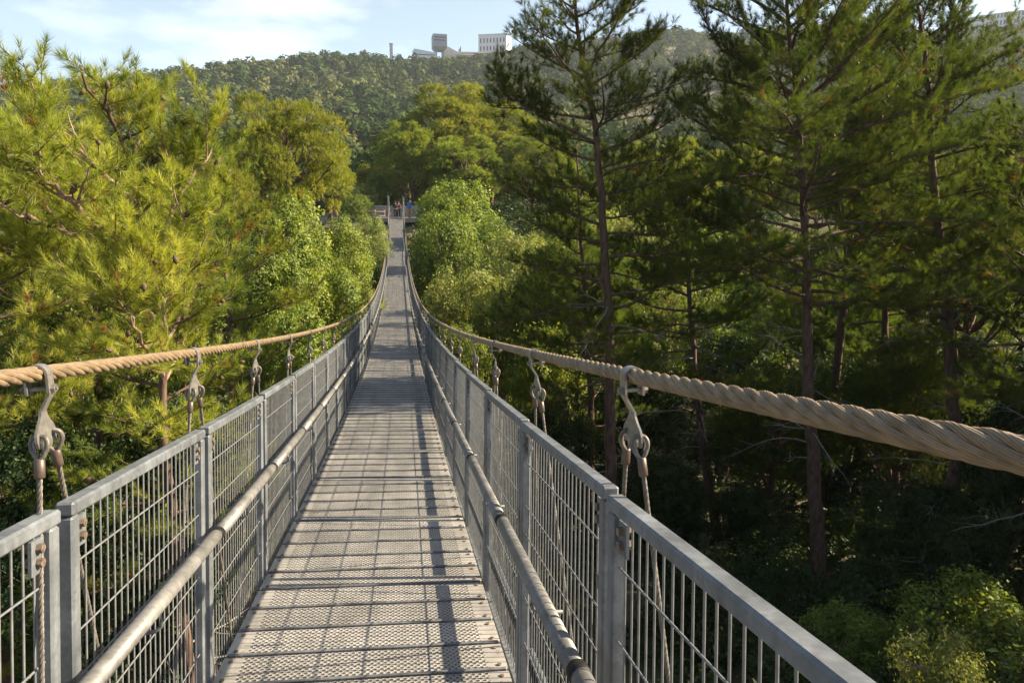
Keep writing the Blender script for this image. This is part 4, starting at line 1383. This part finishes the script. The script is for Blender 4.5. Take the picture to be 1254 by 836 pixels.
# ---- the far landing
lw = MB()
rs_ = np.random.RandomState(3)
zl = float(dz(YE))
x_ = -4.6
courses = 4
for c_ in range(courses):
    x_ = -3.6 + rs_.uniform(-.2, 0)
    while x_ < 2.6:
        l_ = rs_.uniform(.45, .9)
        lw.box((x_+l_/2, 81.4 + .06*c_ + rs_.uniform(-.04, .04), zl + .15 + .31*c_), (l_-.015, .5, .30), 0, bev=.04)
        x_ += l_
tag(lw.build('stone_wall', M['stone']), 'low pale stone wall across the far bank behind the bridge end', 'wall')
lp = MB()
lp.box((.1, YE+4.0, zl-.28), (4.6, 7.6, .5), 0, bev=.03)
tag(lp.build('landing', M['concrete']), kind='structure')
fe_ = empty('wooden_fence', (-2.75, YE+1.6, zl-.35))
tag(fe_, 'brown wooden rail fence on the landing left of the portal posts', 'fence')
for k in range(4):
    q = MB(); q.tube([(-1.5+k, 0, 0), (-1.5+k, 0, 1.15)], .06, 8); q.build('fence_post', M['wood'], fe_)
for h_ in (.5, .95):
    q = MB(); q.tube([(-1.6, -.07, h_), (1.6, -.07, h_)], .045, 8); q.build('fence_rail', M['wood'], fe_)
nb = empty('notice_board', (1.45, YE+.9, zl-.03))
tag(nb, 'blue notice board on an orange-brown post beside the right portal post', 'sign')
M['blue'] = plain('blue_paint', (.03, .13, .42), (.035, .15, .46), 5, .5)
M['orange'] = plain('orange_wood', (.38, .17, .05), (.44, .21, .07), 12, .7)
q = MB(); q.box((0, 0, 1.35), (.50, .05, .62), 0, bev=.01); q.build('board', M['blue'], nb)
q = MB(); q.box((0, .045, .6), (.26, .035, 1.2), 0, bev=.008); q.build('post', M['orange'], nb)


def person(x, y, z, rz, label, h, top_c, low_c, stride=.12, pack=None, seed=0):
    root = empty('person', (x, y, z), rz)
    tag(root, label, 'person', None)
    k = h/1.75
    V = {'hip': (0, 0, .95), 'belly': (0, .0, 1.12), 'chest': (0, .0, 1.33), 'neck': (0, .0, 1.50), 'head0': (0, .015, 1.58), 'head1': (0, .02, 1.67), 'crown': (0, .01, 1.735)}
    rad = {'hip': .145, 'belly': .135, 'chest': .15, 'neck': .055, 'head0': .075, 'head1': .098, 'crown': .07}
    E_ = [('hip', 'belly'), ('belly', 'chest'), ('chest', 'neck'), ('neck', 'head0'), ('head0', 'head1'), ('head1', 'crown')]
    for s, n_ in ((-1, 'l'), (1, 'r')):
        V.update({'th'+n_: (s*.095, 0, .86), 'kn'+n_: (s*.10, s*stride*.5, .49), 'an'+n_: (s*.10, s*stride, .09), 'to'+n_: (s*.115, s*stride+.17, .035),
                  'sh'+n_: (s*.185, 0, 1.40), 'el'+n_: (s*.25, -.03-s*stride*.3, 1.12), 'wr'+n_: (s*.245, .09-s*stride*.4, .90), 'hd'+n_: (s*.24, .12-s*stride*.4, .80)})
        rad.update({'th'+n_: .088, 'kn'+n_: .06, 'an'+n_: .045, 'to'+n_: .035, 'sh'+n_: .062, 'el'+n_: .045, 'wr'+n_: .032, 'hd'+n_: .035})
        E_ += [('hip', 'th'+n_), ('th'+n_, 'kn'+n_), ('kn'+n_, 'an'+n_), ('an'+n_, 'to'+n_), ('chest', 'sh'+n_), ('sh'+n_, 'el'+n_), ('el'+n_, 'wr'+n_), ('wr'+n_, 'hd'+n_)]

    def skin(keys, grow, name, m_):
        ks = [q for q in V if q in keys]
        ix = {q: i for i, q in enumerate(ks)}
        me = bpy.data.meshes.new(name)
        me.from_pydata([tuple(np.array(V[q])*k) for q in ks], [(ix[a], ix[b]) for a, b in E_ if a in ix and b in ix], [])
        o = bpy.data.objects.new(name, me); C.objects.link(o); o.parent = root
        md = o.modifiers.new('skin', 'SKIN'); md.use_smooth_shade = True
        for q in ks:
            me.skin_vertices[0].data[ix[q]].radius = ((rad[q]+grow)*k, (rad[q]+grow)*k*(.78 if q in ('hip', 'belly', 'chest') else 1))
        me.skin_vertices[0].data[0].use_root = True
        sb = o.modifiers.new('sub', 'SUBSURF'); sb.levels = 1; sb.render_levels = 2
        me.materials.append(m_)
        return o
    skin(set(V), 0, 'body', plain('skin_tone', (.38, .22, .15), (.42, .25, .17), 5, .6))
    skin({'hip', 'belly', 'chest', 'shl', 'shr', 'ell', 'elr'}, .014, 'shirt', plain('shirt', top_c, None, 9, .9))
    skin({'hip', 'thl', 'thr', 'knl', 'knr', 'anl', 'anr'}, .016, 'trousers', plain('trousers', low_c, None, 9, .9))
    hr = MB()
    rs2 = np.random.RandomState(seed)
    uu = np.linspace(0, math.pi*.62, 7); vv = np.arange(12)*2*math.pi/12
    P = [[.112*math.sin(a)*math.cos(b), .118*math.sin(a)*math.sin(b)-.012-(.03*(a > 1) if math.sin(b) < 0 else 0), 1.655+.112*math.cos(a)] for a in uu for b in vv]
    F = [[i*12+j, i*12+(j+1) % 12, (i+1)*12+(j+1) % 12, (i+1)*12+j] for i in range(6) for j in range(12) if not (i >= 3 and 1 <= j <= 4)]
    hr.add(np.array(P)*k, F, 0, None, True)
    hr.build('hair', plain('hair', (.03, .02, .015), None, 30, .7), root)
    if pack:
        pk = MB(); pk.box((0, -.20*k, 1.25*k), (.32*k, .18*k, .46*k), 0, bev=.05); pk.box((0, -.31*k, 1.15*k), (.24*k, .07*k, .22*k), 0, bev=.03)
        o = pk.build('backpack', plain('backpack', pack, None, 9, .85))
        o.location = (x, y, z); o.rotation_euler = (0, 0, rz)
        tag(o, 'dark backpack worn by the walker in navy at the far bridge end', 'backpack')
    return root


person(-.06, YE-.25, float(dz(YE-.25))+.01, .1, 'person in navy clothes walking off the far end of the bridge', 1.72, (.015, .018, .04), (.012, .014, .03), .14, (.012, .013, .022), 1)
person(.28, YE+.9, zl-.03, -.2, 'person in a red top just ahead, right of the walker in navy', 1.76, (.20, .02, .03), (.02, .022, .03), .10, None, 2)

# ---- buildings on the ridge
def plane_frame(px, dist):
    """a spot on the ridge seen at pixel column px: its ground point, the way it faces and metres per pixel"""
    p = at(px, 60, dist); d = ray(px, 60)
    return p, math.atan2(-d[0], d[1]), ((p-CAM) @ cam_fw)/FPX


def zrow(px, py, dist): return at(px, py, dist)[2]


def block(mb, w, d, z0, z1, x=0, y=0, m_=0, bev=0): mb.box((x, y, (z0+z1)/2), (w, d, z1-z0), m_, bev=bev)


# white office block
Dq = 715
p, rz, u = plane_frame(606, Dq)
ob = tag(empty('office_building', (p[0], p[1], zrow(606, 78, Dq)), rz-.25), 'white ridge-top block with two rows of narrow dark windows', 'building')
zb, zt = -6, zrow(606, 45.5, Dq)-zrow(606, 78, Dq)
mb = MB(); block(mb, 28, 20, zb, zt); mb.build('wall', M['white_wall'], ob)
mb = MB(); block(mb, 29, 21, zt+.003, zt+.5); mb.build('roof', M['tan_wall'], ob)
for r_ in range(3):
    for c_ in range(8):
        mb = MB(); mb.box((-11.6+c_*3.3, -10.02, zt-5.2-r_*7.2), (1.25, .16, 4.0), 0); mb.box((-11.6+c_*3.3, -10.06, zt-7.4-r_*7.2), (1.7, .3, .25), 1)
        mb.build('window', [M['window'], M['white_wall']], ob)
# overhanging grey block on legs
Dq = 700
p, rz, u = plane_frame(538, Dq)
zg = zrow(538, 74, Dq); f_ = lambda y_: zrow(538, y_, Dq) - zg
ob = tag(empty('tower_building', (p[0], p[1], zg), rz+.12), 'grey windowless block raised on legs at the hill crest', 'building')
mb = MB(); block(mb, 13.2, 15, f_(59), f_(44)); mb.build('upper_block', M['grey_wall'], ob)
for q_ in (48, 51.5):
    mb = MB(); mb.box((0, -7.52, f_(q_)), (10.5, .12, .9), 0); mb.build('window', M['window'], ob)
mb = MB(); v = [(-6.6, -7.5, f_(59)-.004), (6.6, -7.5, f_(59)-.004), (6.6, 7.5, f_(59)-.004), (-6.6, 7.5, f_(59)-.004), (-4.6, -5, f_(63)), (4.6, -5, f_(63)), (4.6, 5, f_(63)), (-4.6, 5, f_(63))]
mb.add(v, [(0, 1, 2, 3), (4, 5, 6, 7), (0, 1, 5, 4), (1, 2, 6, 5), (2, 3, 7, 6), (3, 0, 4, 7)], 0); mb.build('soffit', M['grey_wall'], ob)
for sx in (-3.6, 3.4):
    mb = MB(); block(mb, 2.0, 7, -4, f_(63)-.003, sx); mb.build('leg', M['grey_wall'], ob)
# pale sloping wing right of it
p, rz, u = plane_frame(554, Dq+4); zg = zrow(554, 74, Dq)
ob = tag(empty('wing_building', (p[0], p[1], zg), rz), 'pale sunlit wing with a sloping roof right of the grey raised block', 'building')
mb = MB(); mb.prism([(-8, -4), (8, -4), (8, f_(66)), (-8, f_(55))], 14, ((0, 0, 0), (1, 0, 0), (0, 0, 1), (0, -1, 0))); mb.build('wall', M['tan_wall'], ob)
mb = MB(); mb.prism([(4.5, f_(66)), (8.5, f_(66)), (8, f_(56.5))], .6, ((0, -7.4, 0), (1, 0, 0), (0, 0, 1), (0, -1, 0))); mb.build('fin', M['grey_wall'], ob)
# low white hall left of it
p, rz, u = plane_frame(518, Dq); 
ob = tag(empty('hall_building', (p[0], p[1], zg), rz), 'low bright white hall left of the grey raised block', 'building')
mb = MB(); mb.prism([(-10, -4), (12, -4), (12, f_(67)), (-8, f_(63)), (-10, f_(66))], 16, ((0, 0, 0), (1, 0, 0), (0, 0, 1), (0, -1, 0))); mb.build('wall', M['white_wall'], ob)
mb = MB(); mb.box((1, -8.03, f_(70)), (20, .1, .9)); mb.build('window', M['window'], ob)
# slim shaft at left
p, rz, u = plane_frame(479, Dq)
ob = tag(empty('chimney_shaft', (p[0], p[1], zg), rz), 'slim beige shaft rising from the ridge trees left of the buildings', 'tower')
mb = MB(); block(mb, 3.0, 3.0, -6, f_(57)); mb.build('shaft', M['tan_wall'], ob)
mb = MB(); block(mb, 3.4, 3.4, f_(57)+.003, f_(56)); mb.build('cap', M['grey_wall'], ob)
# terraces right of the wing
p, rz, u = plane_frame(588, Dq-8)
ob = tag(empty('terrace_building', (p[0], p[1], zg), rz), 'long low terraced building with pale bands below the white block', 'building')
for k_, (y_, w_) in enumerate(((71, 50), (67.5, 44), (64, 30))):
    mb = MB(); block(mb, w_, 10, f_(y_)-3.2-(k_ == 0)*5, f_(y_), -3*k_, 4*k_); mb.build('terrace', M['tan_wall'], ob)
    mb = MB(); mb.box((-3*k_, 4*k_-5.03, f_(y_)-1.7), (w_-2, .1, 1.2)); mb.build('window', M['window'], ob)
# flat-topped retaining wall on the ridge
p, rz, u = plane_frame(805, 690)
wl = MB(); zz = zrow(805, 44.5, 690)
wl.box((0, 0, -2.2), (110, 1.2, 4.4), 0); wl.box((0, 0, .25), (110.6, 1.5, .5), 0)
o = wl.build('retaining_wall', M['concrete']); o.location = (p[0], p[1], zz); o.rotation_euler = (0, 0, rz)
tag(o, 'long straight pale retaining wall along the crest right of the nearest tall pine', 'wall')
# high-rise behind the broad pine
p, rz, u = plane_frame(984, 760)
zg2 = zrow(984, 60, 760)
ob = tag(empty('high_rise_building', (p[0], p[1], zg2), rz+.3), 'pale high-rise half hidden behind the top of the broad backlit pine', 'building')
mb = MB(); block(mb, 14, 12, -4, 95); mb.build('wall', M['white_wall'], ob)
for k_ in range(24):
    mb = MB(); mb.box((0, -6.02, 6+k_*3.7), (12.6, .1, 1.5)); mb.build('window', M['window'], ob)
# long curved building at the right edge
p, rz, u = plane_frame(1240, 680)
zg3 = zrow(1240, 40, 680); hh = zrow(1240, 15, 680) - zg3
ob = tag(empty('curved_building', (p[0], p[1], zg3), rz), 'long pale curved building with rows of windows at the upper right edge', 'building')
nseg = 14
wa = MB()
for k_ in range(nseg):
    a_ = (k_-nseg/2+.5)*.055; Rr_ = 120
    cx_, cy_ = Rr_*math.sin(a_), Rr_*(1-math.cos(a_))
    rot = np.array(Euler((0, 0, a_)).to_matrix())
    wa.box((cx_, cy_+6, hh/2-2), (6.7, 12, hh+4), 0, rot)
    wa.box(np.array([cx_, cy_+6, hh+.3]), (6.8, 13, .6), 0, rot)
    for r_ in range(3):
        for c_ in (-2.2, 0, 2.2):
            wi = MB(); wi.box(np.array([cx_, cy_, 3.0+r_*5.2]) + rot @ np.array([c_, -.02, 0]), (1.5, .12, 3.2), 0, rot); wi.build('window', M['window'], ob)
wa.build('wall', M['white_wall'], ob)

# ---- air: thin haze over the whole valley
hz = MB()
hz.box((0, 330, 92), (1900, 1000, 290))
hm, hnt, hout = mat('haze')
pv = hnt.nodes.new('ShaderNodeVolumePrincipled')
pv.inputs['Color'].default_value = (.80, .88, 1.0, 1)
pv.inputs['Density'].default_value = .00015
pv.inputs['Anisotropy'].default_value = .35
hnt.links.new(pv.outputs[0], hout.inputs['Volume'])
tag(hz.build('haze', hm), kind='stuff')
